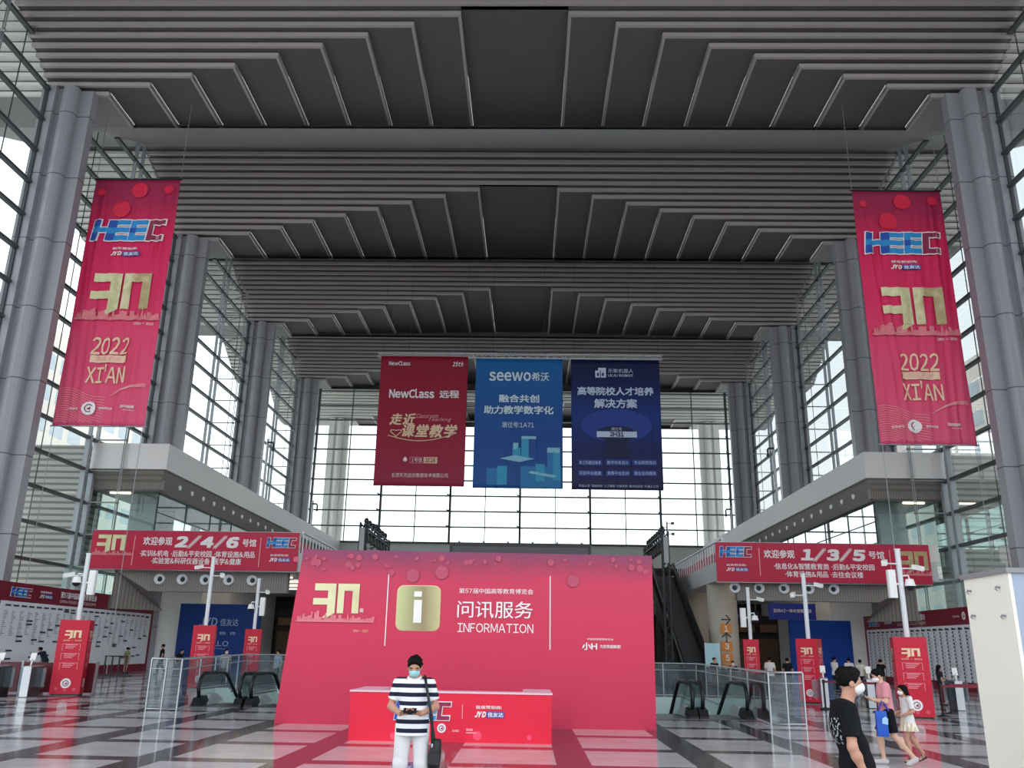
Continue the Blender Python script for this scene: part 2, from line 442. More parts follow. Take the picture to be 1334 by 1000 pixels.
xl = lambda y: -9.30 - (y - 28.3) * .177     # left well's outer edge, splayed
xr = lambda y: 8.0 + (y - 26.9) * .05
LX, RX = -5.6, 4.4
def build_floor():
    b = MB(); X0, X1 = -W - .3, W + .3
    q = lambda a, c, d, e, y0, y1: b.poly([(a, y0, 0), (c, y0, 0), (e, y1, 0), (d, y1, 0)])
    q(X0, X1, X0, X1, -25, 26.9)
    q(X0, RX, X0, RX, 26.9, 28.3); q(xr(26.9), X1, xr(28.3), X1, 26.9, 28.3)
    q(X0, xl(28.3), X0, xl(39), 28.3, 39); q(LX, RX, LX, RX, 28.3, 39); q(xr(28.3), X1, xr(39), X1, 28.3, 39)
    q(X0, xl(39), X0, xl(40), 39, 40); q(LX, X1, LX, X1, 39, 40)
    q(X0, X1, X0, X1, 40, YE)
    struct(b.build('floor', M['floor']))
    b = MB()
    b.poly([(-200, -80, -.25), (200, -80, -.25), (200, 320, -.25), (-200, 320, -.25)])
    for y0, y1 in ((0, 0),): pass
    return b
def build_ground():
    # paved forecourt outside, cut away under the hall
    m = mat('pale_paving', '#e3e1dc', .8, 0, .2, .06, .3); b = MB(); z = -.2
    for x0, x1, y0, y1 in ((-220, -W - .4, -120, 340), (W + .4, 220, -120, 340), (-W - .4, W + .4, -120, -25), (-W - .4, W + .4, YE + .3, 340)):
        b.poly([(x0, y0, z), (x1, y0, z), (x1, y1, z), (x0, y1, z)])
    struct(b.build('ground', m))
    wl = MB(); m2 = mat('well_wall', '#c9dedb', .5)
    for sx, yy0, yy1, xa, xb in ((-1, 28.3, 40, xl, LX), (1, 26.9, 39, xr, RX)):
        a0, a1 = xa(yy0), xa(yy1); zz = -4.5
        wl.poly([(a0, yy0, 0), (a1, yy1, 0), (a1, yy1, zz), (a0, yy0, zz)]); wl.poly([(xb, yy0, 0), (xb, yy1, 0), (xb, yy1, zz), (xb, yy0, zz)])
        wl.poly([(a0, yy0, 0), (xb, yy0, 0), (xb, yy0, zz), (a0, yy0, zz)]); wl.poly([(a1, yy1, 0), (xb, yy1, 0), (xb, yy1, zz), (a1, yy1, zz)])
        wl.poly([(a0, yy0, zz), (xb, yy0, zz), (xb, yy1, zz), (a1, yy1, zz)])
    struct(wl.build('wall_escalator_wells', m2))
build_floor(); build_ground()

# ---- ceiling: each bay steps down away from us in slats, then turns flat in nested terraces, then rises behind
def zback(y, yk): return HZ + (y - (yk + 3.5)) * (HT - HZ) / 8.7
def yback(z, yk): return yk + 3.5 + (z - HZ) * 8.7 / (HT - HZ)
NL, DY = 14, 7.57 / 14
DZ = (HT - HZ) / NL
XC = lambda j: 3.1 + 2.777 * (j - 6)           # |x| where terrace j begins, j = 6..14
XO = 37.0
def ceiling_bay(yk, n):
    sl, pa, ed, ou = MB(), MB(), MB(), MB()
    far = yk > YE + 5
    y0 = yk - 7.57
    for j in range(1, NL + 1):
        y = y0 + DY * j; zt = HT - DZ * (j - 1); zb = HT - DZ * j
        spans = [(-XO, XO)] if j < 6 else [(-XO, -XC(j)), (XC(j), XO)]
        for a, c in spans:
            # slat: a folded aluminium strip, face tilted a little, with a lip
            a2, c2 = a, c
            i0, i1 = max(a2, -W - .35), min(c2, W + .35)
            (ou if far else sl).box(i0, i1, y - .05, y + .16, zb - .02, zb + DZ * .78)
            for o0, o1 in ((a2, i0), (i1, c2)):
                if o1 - o0 > .5: ou.box(o0, o1, y - .05, y + .16, zb - .02, zb + DZ * .78); ou.box(o0, o1, y + .17, y + DY, zb + .04, zb + .08)
            if far: ou.box(a2, c2, y + .17, y + DY, zb + .03, zb + .045)
            # shadow gap and tread behind it
            pa.box(a2, c2, y + .17, y + DY, zb + .05, zb + .10)
            pa.box(a2, c2, y + .05, y + .16, zb + DZ * .78, zt + .10)
        if j >= 6:
            for s in (-1, 1):
                xa, xb = XC(j), (XC(j + 1) if j < NL else XO)
                A, Bx = sorted((s * xa, s * xb)); ye = yback(zb, yk)
                (ed if j == NL else pa).box(A, Bx, y + .1, ye, zb + .0, zb + .06)
                # side riser along the depth, towards the taller middle
                L, R = sorted((s * xa, s * (xa + .17)))
                sl.box(L, R, y + .162, yback(zb, yk), zb - .02, zb + DZ * .95)
                ze = yback(zt, yk)
        if j == 5:
            pa.box(-XC(6), XC(6), y + .17, yback(zb, yk), zb + .05, zb + .10)
    # rising back of the bay
    ed.add([(-XO, yk + 3.5, HZ), (XO, yk + 3.5, HZ), (XO, yk + 12.25, HT + .02), (-XO, yk + 12.25, HT + .02)], [(0, 1, 2, 3)])
    ed.add([(-XO, yk + 3.5, HZ + .25), (XO, yk + 3.5, HZ + .25), (XO, yk + 12.25, HT + .3), (-XO, yk + 12.25, HT + .3)], [(3, 2, 1, 0)])
    # roof deck above the slats
    ed.add([(-XO, y0 - .1, HT + .3), (XO, y0 - .1, HT + .3), (XO, yk + 4, HT + .3), (-XO, yk + 4, HT + .3)], [(0, 1, 2, 3)])
    for s in (-1, 1):
        ed.add([(s * XO, y0, HT + .3), (s * XO, yk, HZ), (s * XO, yk + 3.5, HZ), (s * XO, yk + 12.2, HT + .3)], [(0, 1, 2, 3)])
    c = struct(pa.build('ceiling', M['panel']))
    if sl.v: sl.build('ceiling_slats', M['slat'], c)
    ou.build('canopy_slats', M['canopy'], c); ed.build('ceiling_flat_panels', M['flat_panel'], c)
for n, yk in enumerate([Y1 + S * k for k in (-2, -1, 0, 1, 2, 3, 4)]): ceiling_bay(yk, n)

# ---- columns
def column_section(s):
    pts = [(0, .95), (.85, .95), (.85, .6), (1.15, .6)]
    for k in range(1, 8):
        a = PI * k / 8; pts.append((1.62 - .47 * math.cos(a), .6 + .36 * math.sin(a)))
    pts += [(2.09, .6), (2.09, .34), (2.85, .34)]
    pts = pts + [(u, -v) for u, v in reversed(pts)]
    pl = [(s * (28.95 - u), v) for u, v in pts]
    return pl if s < 0 else pl[::-1]
def columns():
    for s in (-1, 1):
        b = MB(); b.prism(column_section(s), 0, HZ + .05)
        d = MB()
        for v in (-1.0, .95): d.box(s * 28.62 - .1, s * 28.62 + .1, v - .06, v + .1, 0, HZ)
        for k in range(-1, 5):
            y = Y1 + S * k
            if k == -1: first = b.mesh('column'); first.materials.append(M['column']); outer = b.mesh('column'); outer.materials.append(M['canopy']); fd = d.mesh('glazing_frame'); fd.materials.append(M['coldark'])  # outermost column gets the daylight-lifted colour instead of the cladding's own
            o = struct(link('column', first if k < 4 else outer, None, (0, y, 0)))
            if k < 4: link('glazing_frame', fd, o)
columns()

# ---- side glass walls, one window per bay
def zceil(y, yk):
    """soffit height along the glass, y measured from the column yk up to the next one"""
    d = y - yk
    return HZ if d < 3.5 else (HZ + (d - 3.5) / 8.7 * (HT - HZ) if d < 12.2 else HT - (d - 12.2) / 7.57 * (HT - HZ))
TZ = [36.23 - 2.125 * k for k in range(0, 17)]
win = [0]
def side_windows():
    for s in (-1, 1):
        for k in range(-2, 4):
            a = Y1 + S * k; e = min(a + S, YE); win[0] += 1
            top = [(y, zceil(y, a)) for y in (a, a + 3.5, a + 12.2, a + S) if y <= e]
            if e == YE: top.append((e, zceil(e, a)))
            b = MB(); b.poly([(s * W, a, 0), (s * W, e, 0)] + [(s * W, y, z - .02) for y, z in reversed(top)])
            wd = struct(b.build('window_%d' % win[0], M['glass']))
            for z in TZ:
                y0, y1 = a + .98, e - .98
                if z > HZ:
                    y0 = a + 3.5 + (z - HZ) / (HT - HZ) * 8.7 + .1; y1 = a + S - (z - HZ) / (HT - HZ) * 7.57 - .1
                    if y1 > e: continue
                t = MB(); x = s * (W - .2); t.box(min(x, x + s * .3) - .0, max(x, x + s * .3), y0, y1, z - .09, z + .09)
                t.build('transom', M['transom'], wd)
            if e == YE: continue
            for q in (10.5, 11.55):
                m = MB(); x = s * (W - .05); y = a + q; m.box(x - .16, x + .16, y - .17, y + .17, 0, 15.2); m.box(x - .12, x + .12, y - .06, y + .06, 15.2, zceil(y, a) - .03); m.build('mullion', M['mull'], wd)
            j = MB(); x = s * (W + .02)
            for q in (5.2, 16.0):
                m2 = a + q; j.box(x - .02, x + .02, m2 - .03, m2 + .03, 0, zceil(m2, a) - .03)
            j.build('glazing_joints', M['coldark'], wd)
            # stainless cable truss standing off the mullions
            c = MB(); xo = s * (W - 2.35); xi = s * (W - .2); y = a + 11.0
            for z in TZ[1:]:
                if z < 3.4: continue
                c.cyl((xi, y, z), (xo, y, z), .05, n=6); c.ell((xo, y, z), (.11, .11, .11), 8, 5)
            for dx in (0, .12):
                c.tube([(xi, y, zceil(y, a) - .2), (xo + s * dx, y, TZ[1]), (xo + s * dx, y, 4.35), (xi, y, .6)], .035, 6)
            for z in TZ[1:4]:
                c.tube([(xi, y + .9, z + .95), (xo + s * .8, y + .5, z + .5), (xo + s * .8, y + .4, z - .1), (xi, y - .4, z - .9)], .05, 6)
            c.build('cable_truss', M['rod'], wd)
side_windows()

# ---- end wall
def end_wall():
    b = MB(); zt = zceil(YE, Y1 + 3 * S)
    b.poly([(-W, YE, 14.8), (W, YE, 14.8), (W, YE, zt), (-W, YE, zt)])
    wd = struct(b.build('window_13', M['glass']))
    for z in [14.85 + 2.03 * k for k in range(0, 11)]:
        t = MB(); t.box(-W, W, YE - .3, YE, z - .08, z + .08); t.build('transom', M['transom'], wd)
    for k in range(-3, 4):
        for q, ww in ((0, .14), (4.6, .05)):
            x = k * 9.15 - .16 + q
            if abs(x) > W: continue
            m = MB(); m.box(x - ww, x + ww, YE - .35, YE - .02, 14.8, zt); m.build('mullion', M['transom'], wd)
            if ww > .1:
                for z in [14.85 + 2.03 * k for k in range(1, 9)]:
                    m = MB(); m.tube([(x - .35, YE - .9, z + .1), (x, YE - .3, z), (x + .35, YE - .9, z - .15)], .09, 6); m.build('glazing_clamp', M['transom'], wd)
    s = MB(); s.box(-W, W, YE - .2, YE + .2, 12.0, 14.8); o = struct(s.build('wall_end', M['greywall']))
    d = MB(); d.box(-W, W, YE - .1, YE + .2, 0, 12.0); d.build('lower_wall', M['darkwall'], o)
    s = MB(); s.box(-W, W, YE - .5, YE - .2, 14.68, 14.8); s.build('sill', M['transom'], o)
M['greywall'] = mat('grey_spandrel', '#e4e4e0', .6, 0, .3, .04, .3)
end_wall()

# ---- galleries on both sides
def gallery(s):
    A = lambda x0, x1: tuple(sorted((s * x0, s * x1)))
    # upper corridor box
    b = MB(); b.box(*A(23.35, W - .02), 56.45, YE - .4, 13.05, 14.8); o = struct(b.build('gallery_%s' % ('left' if s < 0 else 'right'), M['white']))
    r = MB(); r.box(*A(23.75, W - .05), 57.0, 57.4, 11.75, 13.05); r.build('ribbed_band', M['rib'], o)
    r = MB(); r.add([(s * 23.55, 56.6, 13.05), (s * 23.95, 57.2, 11.75), (s * 23.95, YE - .4, 11.75), (s * 23.55, YE - .4, 13.05)], [(0, 1, 2, 3)])
    r.add([(s * 23.55, 56.6, 13.05), (s * 23.95, 57.2, 11.75), (s * (W - .05), 57.2, 11.75), (s * (W - .05), 56.6, 13.05)], [(0, 1, 2, 3)])
    r.box(*A(23.95, 24.3), 57.2, YE - .4, 11.75, 13.05); r.build('ribbed_soffit_edge', M['riby'], o)
    for k in range(15):
        h = MB(); y = 60 + k * 2.3; t = .45; x = s * (23.55 + .4 * t - .03); z = 13.05 - 1.3 * t
        h.cyl((x, y, z), (x + s * .06, y, z), .24, n=14); e = h.build('round_vent', M['post'], o)
    f = MB(); f.box(*A(24.0, W - .05), 57.2, YE - .4, 11.7, 11.75); f.build('soffit', M['flat_panel'], o)
    l = MB(); l.box(*A(26.2, 27.6), 57.8, 57.95, 11.6, 11.69); l.build('strip_light', M['lamp'], o)
    g = MB(); g.poly([(s * 24.3, 57.9, 7.5), (s * 24.3, 107, 7.5), (s * 24.3, 107, 11.7), (s * 24.3, 57.9, 11.7)]); g.build('corridor_glass', M['glass2'], o)
    g = MB(); g.poly([(s * 24.3, 57.9, 7.5), (s * (W - .1), 57.9, 7.5), (s * (W - .1), 57.9, 11.7), (s * 24.3, 57.9, 11.7)]); g.build('end_glass', M['glass2'], o)
    c = MB()
    for z in (9.0, 10.4): c.box(*A(24.25, 24.3), 57.9, 107, z - .025, z + .025)
    for y in range(58, 107, 5): c.box(*A(24.25, 24.3), y, y + .05, 7.5, 11.7)
    c.build('glazing_joints', M['coldark'], o)
    p = MB(); p.box(*A(26.6, W - .1), 63, 63.2, 7.5, 11.7); p.build('inner_partition', M['boardwhite'], o)
    # second floor slab with its parapet, edge and soffit
    b = MB(); b.box(*A(13.2, 26.5), 54.75, YE - .4, 6.27, 7.45); o2 = struct(b.build('balcony_%s' % ('left' if s < 0 else 'right'), M['white2']))
    p = MB(); p.box(*A(13.4, 26.7), 54.75, 54.95, 7.45, 8.5); p.build('parapet', M['greywall'], o2)
    # nozzle beam under it
    n = MB(); n.box(*A(14.2, 23.0), 55.5, 56.1, 5.0, 6.27); n.build('nozzle_beam', M['rib'], o2)
    n = MB(); n.add([(s * 23.0, 55.5, 6.27), (s * 25.2, 55.2, 6.27), (s * 25.2, 55.2, 3.9), (s * 23.0, 58.0, 3.9), (s * 23.0, 55.5, 5.0)], [(0, 1, 2, 3, 4)]); n.build('ribbed_side_panel', M['rib'], o2)
    X = {-1: [-22.36, -20.9, -19.43, -17.92, -16.42], 1: [14.05, 15.56, 17.1, 18.66, 20.2]}[s]
    for x in X:
        k = MB()
        rings = [[(x + r * math.cos(2 * PI * i / 20), y, 5.75 + r * math.sin(2 * PI * i / 20)) for i in range(20)] for r, y in ((.33, 55.5), (.33, 55.3), (.27, 55.26), (.17, 55.42), (.15, 55.48))]
        k.loft(rings, caps=False); z = k.build('air_nozzle', M['post'], o2)
        k = MB(); k.disc(x, 5.75, .16, 55.47); k.build('nozzle_bore', M['black'], z)
    # clear pane beside it
    g = MB(); g.poly([(s * 25.2, 55.15, 3.4), (s * 28.4, 55.15, 3.4), (s * 28.4, 55.15, 6.5), (s * 25.2, 55.15, 6.5)]); g.build('side_glass', M['glass2'], o2)
    # handrail, balusters and red cloth along the inner edge
    hr = MB(); x = s * 13.28; hr.cyl((x, 54.8, 8.72), (x, 77.3, 8.72), .06, n=8); h = hr.build('handrail', M['steel'], o2)
    for k in range(26):
        y = 55.0 + k * .88; q = MB(); q.box(x - .03, x + .03, y - .05, y + .05, 7.45, 8.7); q.build('baluster', M['post'], o2)
    rc = MB()
    for k in range(44):
        y = 55.6 + k * .5; xx = x + s * (.35 + .06 * (k % 2)); x2 = x + s * (.35 + .06 * ((k + 1) % 2)); rc.add([(xx, y, 7.5), (x2, y + .5, 7.5), (x2, y + .5, 8.25), (xx, y, 8.25)], [(0, 1, 2, 3)])
    rc.build('red_cloth', M['red'], o2)
    # the dim hall below
    d = MB(); d.box(*A(13.2, W - .05), 84, 84.3, 0, 6.27); d.build('wall_inner', M['darkwall'], o2)
    d = MB(); d.box(*A(23.05, 23.4), 65.2, 84, 0, 6.27); d.build('side_wall', M['white'], o2)
    d = MB(); d.box(*A(23.05, W - .05), 64.9, 65.2, 0, 6.27); d.build('front_wall', M['white'], o2)
    for k in range(4):
        t = MB(); t.box(*A(14.6, 22.5), 58 + 4 * k, 58.12 + 4 * k, 6.12, 6.2); t.build('strip_light', M['lamp'], o2)
M['white2'] = mat('pale_edge_panel', '#c9cacb', .5, 0, .35, .03, .4)
for s in (-1, 1): gallery(s)

# louvred annexes just outside the glass, level with the galleries
M['louvre'] = stripe_mat('outdoor_louvre', '#b9b7b0', '#7f7e7a', 2, .42, .6, .6)
for s in (-1, 1):
    b = MB(); x = sorted((s * (W + .6), s * 44)); b.box(x[0], x[1], 57.2, 60, 3.0, 14.8); struct(b.build('wall_annex_%s' % ('left' if s < 0 else 'right'), M['louvre']))

# pale neighbouring building outside, a facade with rows of windows on each side
def facade(s):
    b = MB(); x = sorted((s * 66, s * 80)); b.box(x[0], x[1], 20, 150, -.2, 44); o = struct(b.build('wall_outside_%s' % ('left' if s < 0 else 'right'), mat('cream_facade', '#efe3da', .8, 0, .2, .03, .2)))
    w = MB()
    for k in range(9):
        for q in range(26): x0 = s * 65.98; y = 22 + q * 4.9; w.add([(x0, y, 3 + 4.4 * k), (x0, y + 3.4, 3 + 4.4 * k), (x0, y + 3.4, 5.2 + 4.4 * k), (x0, y, 5.2 + 4.4 * k)], [(0, 1, 2, 3)])
    w.build('window_bands', mat('facade_glass', '#b8c2cb', .25), o)
for s in (-1, 1): facade(s)

# round columns under the right balcony, one carrying direction signs
def round_column(x, y, label=None):
    b = MB(); b.cyl((x, y, 0), (x, y, 6.27), .98, n=28); return struct(b.build('column', M['concrete']))
col_sign = round_column(14.2, 60.0); round_column(14.35, 69.5)

# ================================================================== backdrop and counter
def bokeh(parent, spots, y, m, warp=None, name='light_spot_print'):
    art(parent, m, lambda b: [b.disc(x, z, r, y - .0006 * i, 18) for i, (x, z, r) in enumerate(spots)], name, warp)

def backdrop():
    Y = 22.7
    t = thing('information_backdrop', 'wide red exhibition backdrop reading INFORMATION behind the counter', 'backdrop', (-.4, Y, 0))
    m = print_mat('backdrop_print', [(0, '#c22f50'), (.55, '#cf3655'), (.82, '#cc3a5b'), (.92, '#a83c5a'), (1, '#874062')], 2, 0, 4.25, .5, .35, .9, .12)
    b = MB(); ox = .4
    b.plate([(-5.13 + ox, 0), (4.33 + ox, 0), (4.35 + ox, 4.23), (-4.76 + ox, 4.27)], 0, .55)
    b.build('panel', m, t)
    P = lambda x: x + ox
    for x, z, dx in ((-2.48, 2.79, .004), (1.71, 2.76, 0)):
        art(t, M['ink'], lambda b: b.poly([(P(x) - .012, -.012, z - .91), (P(x) + .012, -.012, z - .91), (P(x) + .012, -.012, z + .91), (P(x) - .012, -.012, z + .91)]), 'divider_line')
    thirty(t, P(-4.37), P(-3.21), 2.66, 3.40, -.02)
    text('届', t, M['ink'], P(-3.13), 2.74, .1, .1, -.035)
    text('1992 - 2022', t, M['goldpale'], P(-3.12), 2.235, .38, .06, -.02)
    # gold rounded square with a white i
    x0, x1, z0, z1, r = P(-2.22), P(-1.12), 2.27, 3.37, .17
    pl = []
    for cx, cz, a0 in ((x1 - r, z0 + r, -90), (x1 - r, z1 - r, 0), (x0 + r, z1 - r, 90), (x0 + r, z0 + r, 180)):
        pl += [(cx + r * math.cos(math.radians(a0 + k * 15)), cz + r * math.sin(math.radians(a0 + k * 15))) for k in range(7)]
    gm = print_mat('icon_gold', [(0, '#cdd196'), (.4, '#a2a072'), (.62, '#9c8a63'), (1, '#c9c48d')], 0, x0, x1, .4, .5, 1, .15)
    b = MB(); b.plate([((x - (x0 + x1) / 2) * 1.03 + (x0 + x1) / 2, (z - 2.82) * 1.03 + 2.82) for x, z in pl], -.012, -.004); b.build('icon_border', M['goldpale'], t)
    b = MB(); b.plate(pl, -.03, -.01); ic = b.build('information_icon', gm, t)
    b = MB(); rects(b, [(P(-1.79), P(-1.59), 3.10, 3.235), (P(-1.785), P(-1.58), 2.455, 3.02)], -.04); b.build('letter_i', M['white'], ic)
    text('第57届中国高等教育博览会', t, M['ink'], P(.32), 3.27, 1.91, .13, -.015)
    text('问讯服务', t, M['ink'], P(.30), 2.81, 1.93, .42, -.015, .004)
    text('INFORMATION', t, M['ink'], P(.32), 2.355, 1.93, .225, -.015)
    text('小H', t, M['ink'], P(2.71), 1.95, .38, .18, -.015, .03)
    text('为您答疑解惑!', t, M['ink'], P(3.23), 1.95, .52, .085, -.015, .015)
    text('中国高等教育博览会', t, M['ink'], P(2.98), 2.125, .66, .05, -.015)
    rnd = random.Random(11)
    bokeh(t, [(rnd.uniform(-4.9, 4.6), 4.12 - abs(rnd.gauss(0, .16)), rnd.uniform(.025, .09)) for _ in range(46)] + [(P(-.1 - 1.0), 3.72, .17), (P(2.3), 3.55, .15), (P(-1.85), 3.63, .17)], -.008, mat('rose_haze_print', '#b84a66', .55))
    return t
backdrop()

def counter():
    Y = 19.0; t = thing('information_counter', 'bright red reception counter with a pale pink top in front of the backdrop', 'counter', (-.44, Y, 0))
    top = mat('pale_pink_laminate', '#e8c4d2', .4)
    fm = M['brightred']
    b = MB(); b.box(-2.1, 2.1, 0, .06, 0, .95); b.build('front_panel', fm, t)
    for s in (-1, 1):
        b = MB(); x = sorted((s * 2.1, s * 1.5)); b.box(x[0], x[1], .06, 1.75, 0, .95); c = b.build('side_unit', fm, t)
        b = MB(); b.box(x[0] - .01, x[1] + .01, .45, 1.78, .95, .985); b.build('side_top', top, t)
    b = MB(); b.box(-2.12, 2.12, -.02, .45, .95, .985); b.build('counter_top', top, t)
    b = MB(); b.box(-1.5, 1.5, .06, .7, .70, .73); b.build('inner_shelf', M['white'], t)
    ox = .44
    logo_letters(t, -1.0 + ox, .60, 1.16, .36, -.012)
    art(t, M['pinkink'], lambda b: rects(b, [(-.197 + ox, -.183 + ox, .46, .74)], -.012), 'divider_line')
    sponsor(t, .37 + ox, .60, .62, .26, -.012)
    seal(t, -.61 + ox, .27, .09, -.012)
    text('主办单位', t, M['ink'], -.32 + ox, .225, .14, .045, -.012); 
    text('承办单位', t, M['ink'], -.03 + ox, .25, .14, .05, -.012); text('国药励展展览有限公司', t, M['ink'], 0 + ox, .19, .2, .025, -.012)
    bokeh(t, [(.13 + ox, .14, .09), (1.2 + ox, .12, .05), (-1.6 + ox, .1, .07)], -.006, mat('pink_spot_print', '#f2486a', .5))
counter()

# ================================================================== direction signs hung on the balconies
def hall_sign(x, rooms, lines, left, label):
    """x: centre; long horizontal banner, built about its own bottom centre"""
    w, h, Y = 13.2, 2.41, 54.53; zb = 6.28 if left else 6.06
    t = thing('hall_sign', label, 'sign', (x, Y, zb))
    m = print_mat('sign_print', [(0, '#c02a49'), (.75, '#c92b4b'), (1, '#bd3350')], 2, 0, h, .5, .3, .4, .2)
    b = MB(); b.box(-w / 2, w / 2, 0, .14, 0, h); b.build('panel', m, t)
    f = MB(); f.box(-w / 2 - .03, w / 2 + .03, .14, .22, -.04, .06); f.box(-w / 2 - .03, w / 2 + .03, .14, .22, h - .06, h + .04); f.build('frame', M['steel'], t)
    y = -.03; zz = lambda z: z - zb; xx = lambda v: v - x
    if left:
        thirty(t, xx(-26.24), xx(-24.49), zz(7.42), zz(8.40), y, ext=(-.15, 1.3))
        for v in (-23.89, -15.84): art(t, M['pinkink'], lambda b: rects(b, [(xx(v) - .025, xx(v) + .025, zz(6.5), zz(8.35))], y), 'divider_line')
        text('欢迎参观', t, M['ink'], xx(-22.41), zz(8.04), 1.86, .53, y, .02)
        text(rooms, t, M['ink'], xx(-19.25), zz(8.02), 4.11, .86, y, .055, .12)
        text('号馆', t, M['ink'], xx(-16.56), zz(8.0), .89, .48, y, .02)
        text(lines[0], t, M['ink'], xx(-19.79), zz(7.27), 7.31, .40, y, .015)
        text(lines[1], t, M['ink'], xx(-19.81), zz(6.82), 5.69, .40, y, .015)
        logo_letters(t, xx(-14.5), zz(8.04), 1.85, .62, y); sponsor(t, xx(-14.55), zz(7.08), 1.35, .52, y)
    else:
        logo_letters(t, xx(14.03), zz(7.88), 1.98, .64, y); sponsor(t, xx(14.05), zz(6.9), 1.4, .5, y)
        for v in (15.47, 23.54): art(t, M['pinkink'], lambda b: rects(b, [(xx(v) - .025, xx(v) + .025, zz(6.45), zz(8.15))], y), 'divider_line')
        text('欢迎参观', t, M['ink'], xx(16.71), zz(7.78), 1.90, .52, y, .02)
        text(rooms, t, M['ink'], xx(20.05), zz(7.77), 4.02, .86, y, .055, .12)
        text('号馆', t, M['ink'], xx(22.72), zz(7.80), .97, .47, y, .02)
        text(lines[0], t, M['ink'], xx(19.42), zz(7.04), 6.19, .38, y, .015)
        text(lines[1], t, M['ink'], xx(19.39), zz(6.57), 4.79, .38, y, .015)
        thirty(t, xx(24.15), xx(25.85), zz(6.92), zz(8.06), y, ext=(-.2, 1.05))
hall_sign(-20.05, '2/4/6', ['·实训&机电 ·后勤&平安校园 ·体育设施&用品', '·实验室&科研仪器设备 ·医学&健康'], True, 'long red sign pointing to halls 2/4/6 on the left balcony')
hall_sign(19.4, '1/3/5', ['·信息化&智慧教育类 ·后勤&平安校园', '·体育设施&用品 ·去往会议楼'], False, 'long red sign pointing to halls 1/3/5 on the right balcony')

# ================================================================== tall hanging banners by the columns
def cloth(parent, w, h, m, warp, nx=60, nz=60, name='cloth'):
    xs = np.linspace(-w / 2, w / 2, nx + 1); zs = np.linspace(0, h, nz + 1)
    X, Z = np.meshgrid(xs, zs); D = warp(X, Z)
    vs = [(x, d, z) for x, d, z in zip(X.ravel(), D.ravel(), Z.ravel())]
    n = len(vs); vs += [(x, y + .02, z) for x, y, z in vs]
    fs = []
    for j in range(nz):
        for i in range(nx):
            a = j * (nx + 1) + i; fs.append((a, a + 1, a + nx + 2, a + nx + 1)); fs.append((n + a, n + a + nx + 1, n + a + nx + 2, n + a + 1))
    rim = [i for i in range(nx + 1)] + [(j + 1) * (nx + 1) - 1 for j in range(1, nz + 1)] + [nz * (nx + 1) + i for i in range(nx - 1, -1, -1)] + [j * (nx + 1) for j in range(nz - 1, 0, -1)]
    for k in range(len(rim)): a, c = rim[k], rim[(k + 1) % len(rim)]; fs.append((a, n + a, n + c, c))
    b = MB(); b.add(vs, fs, None, True); return b.build(name, m, parent)

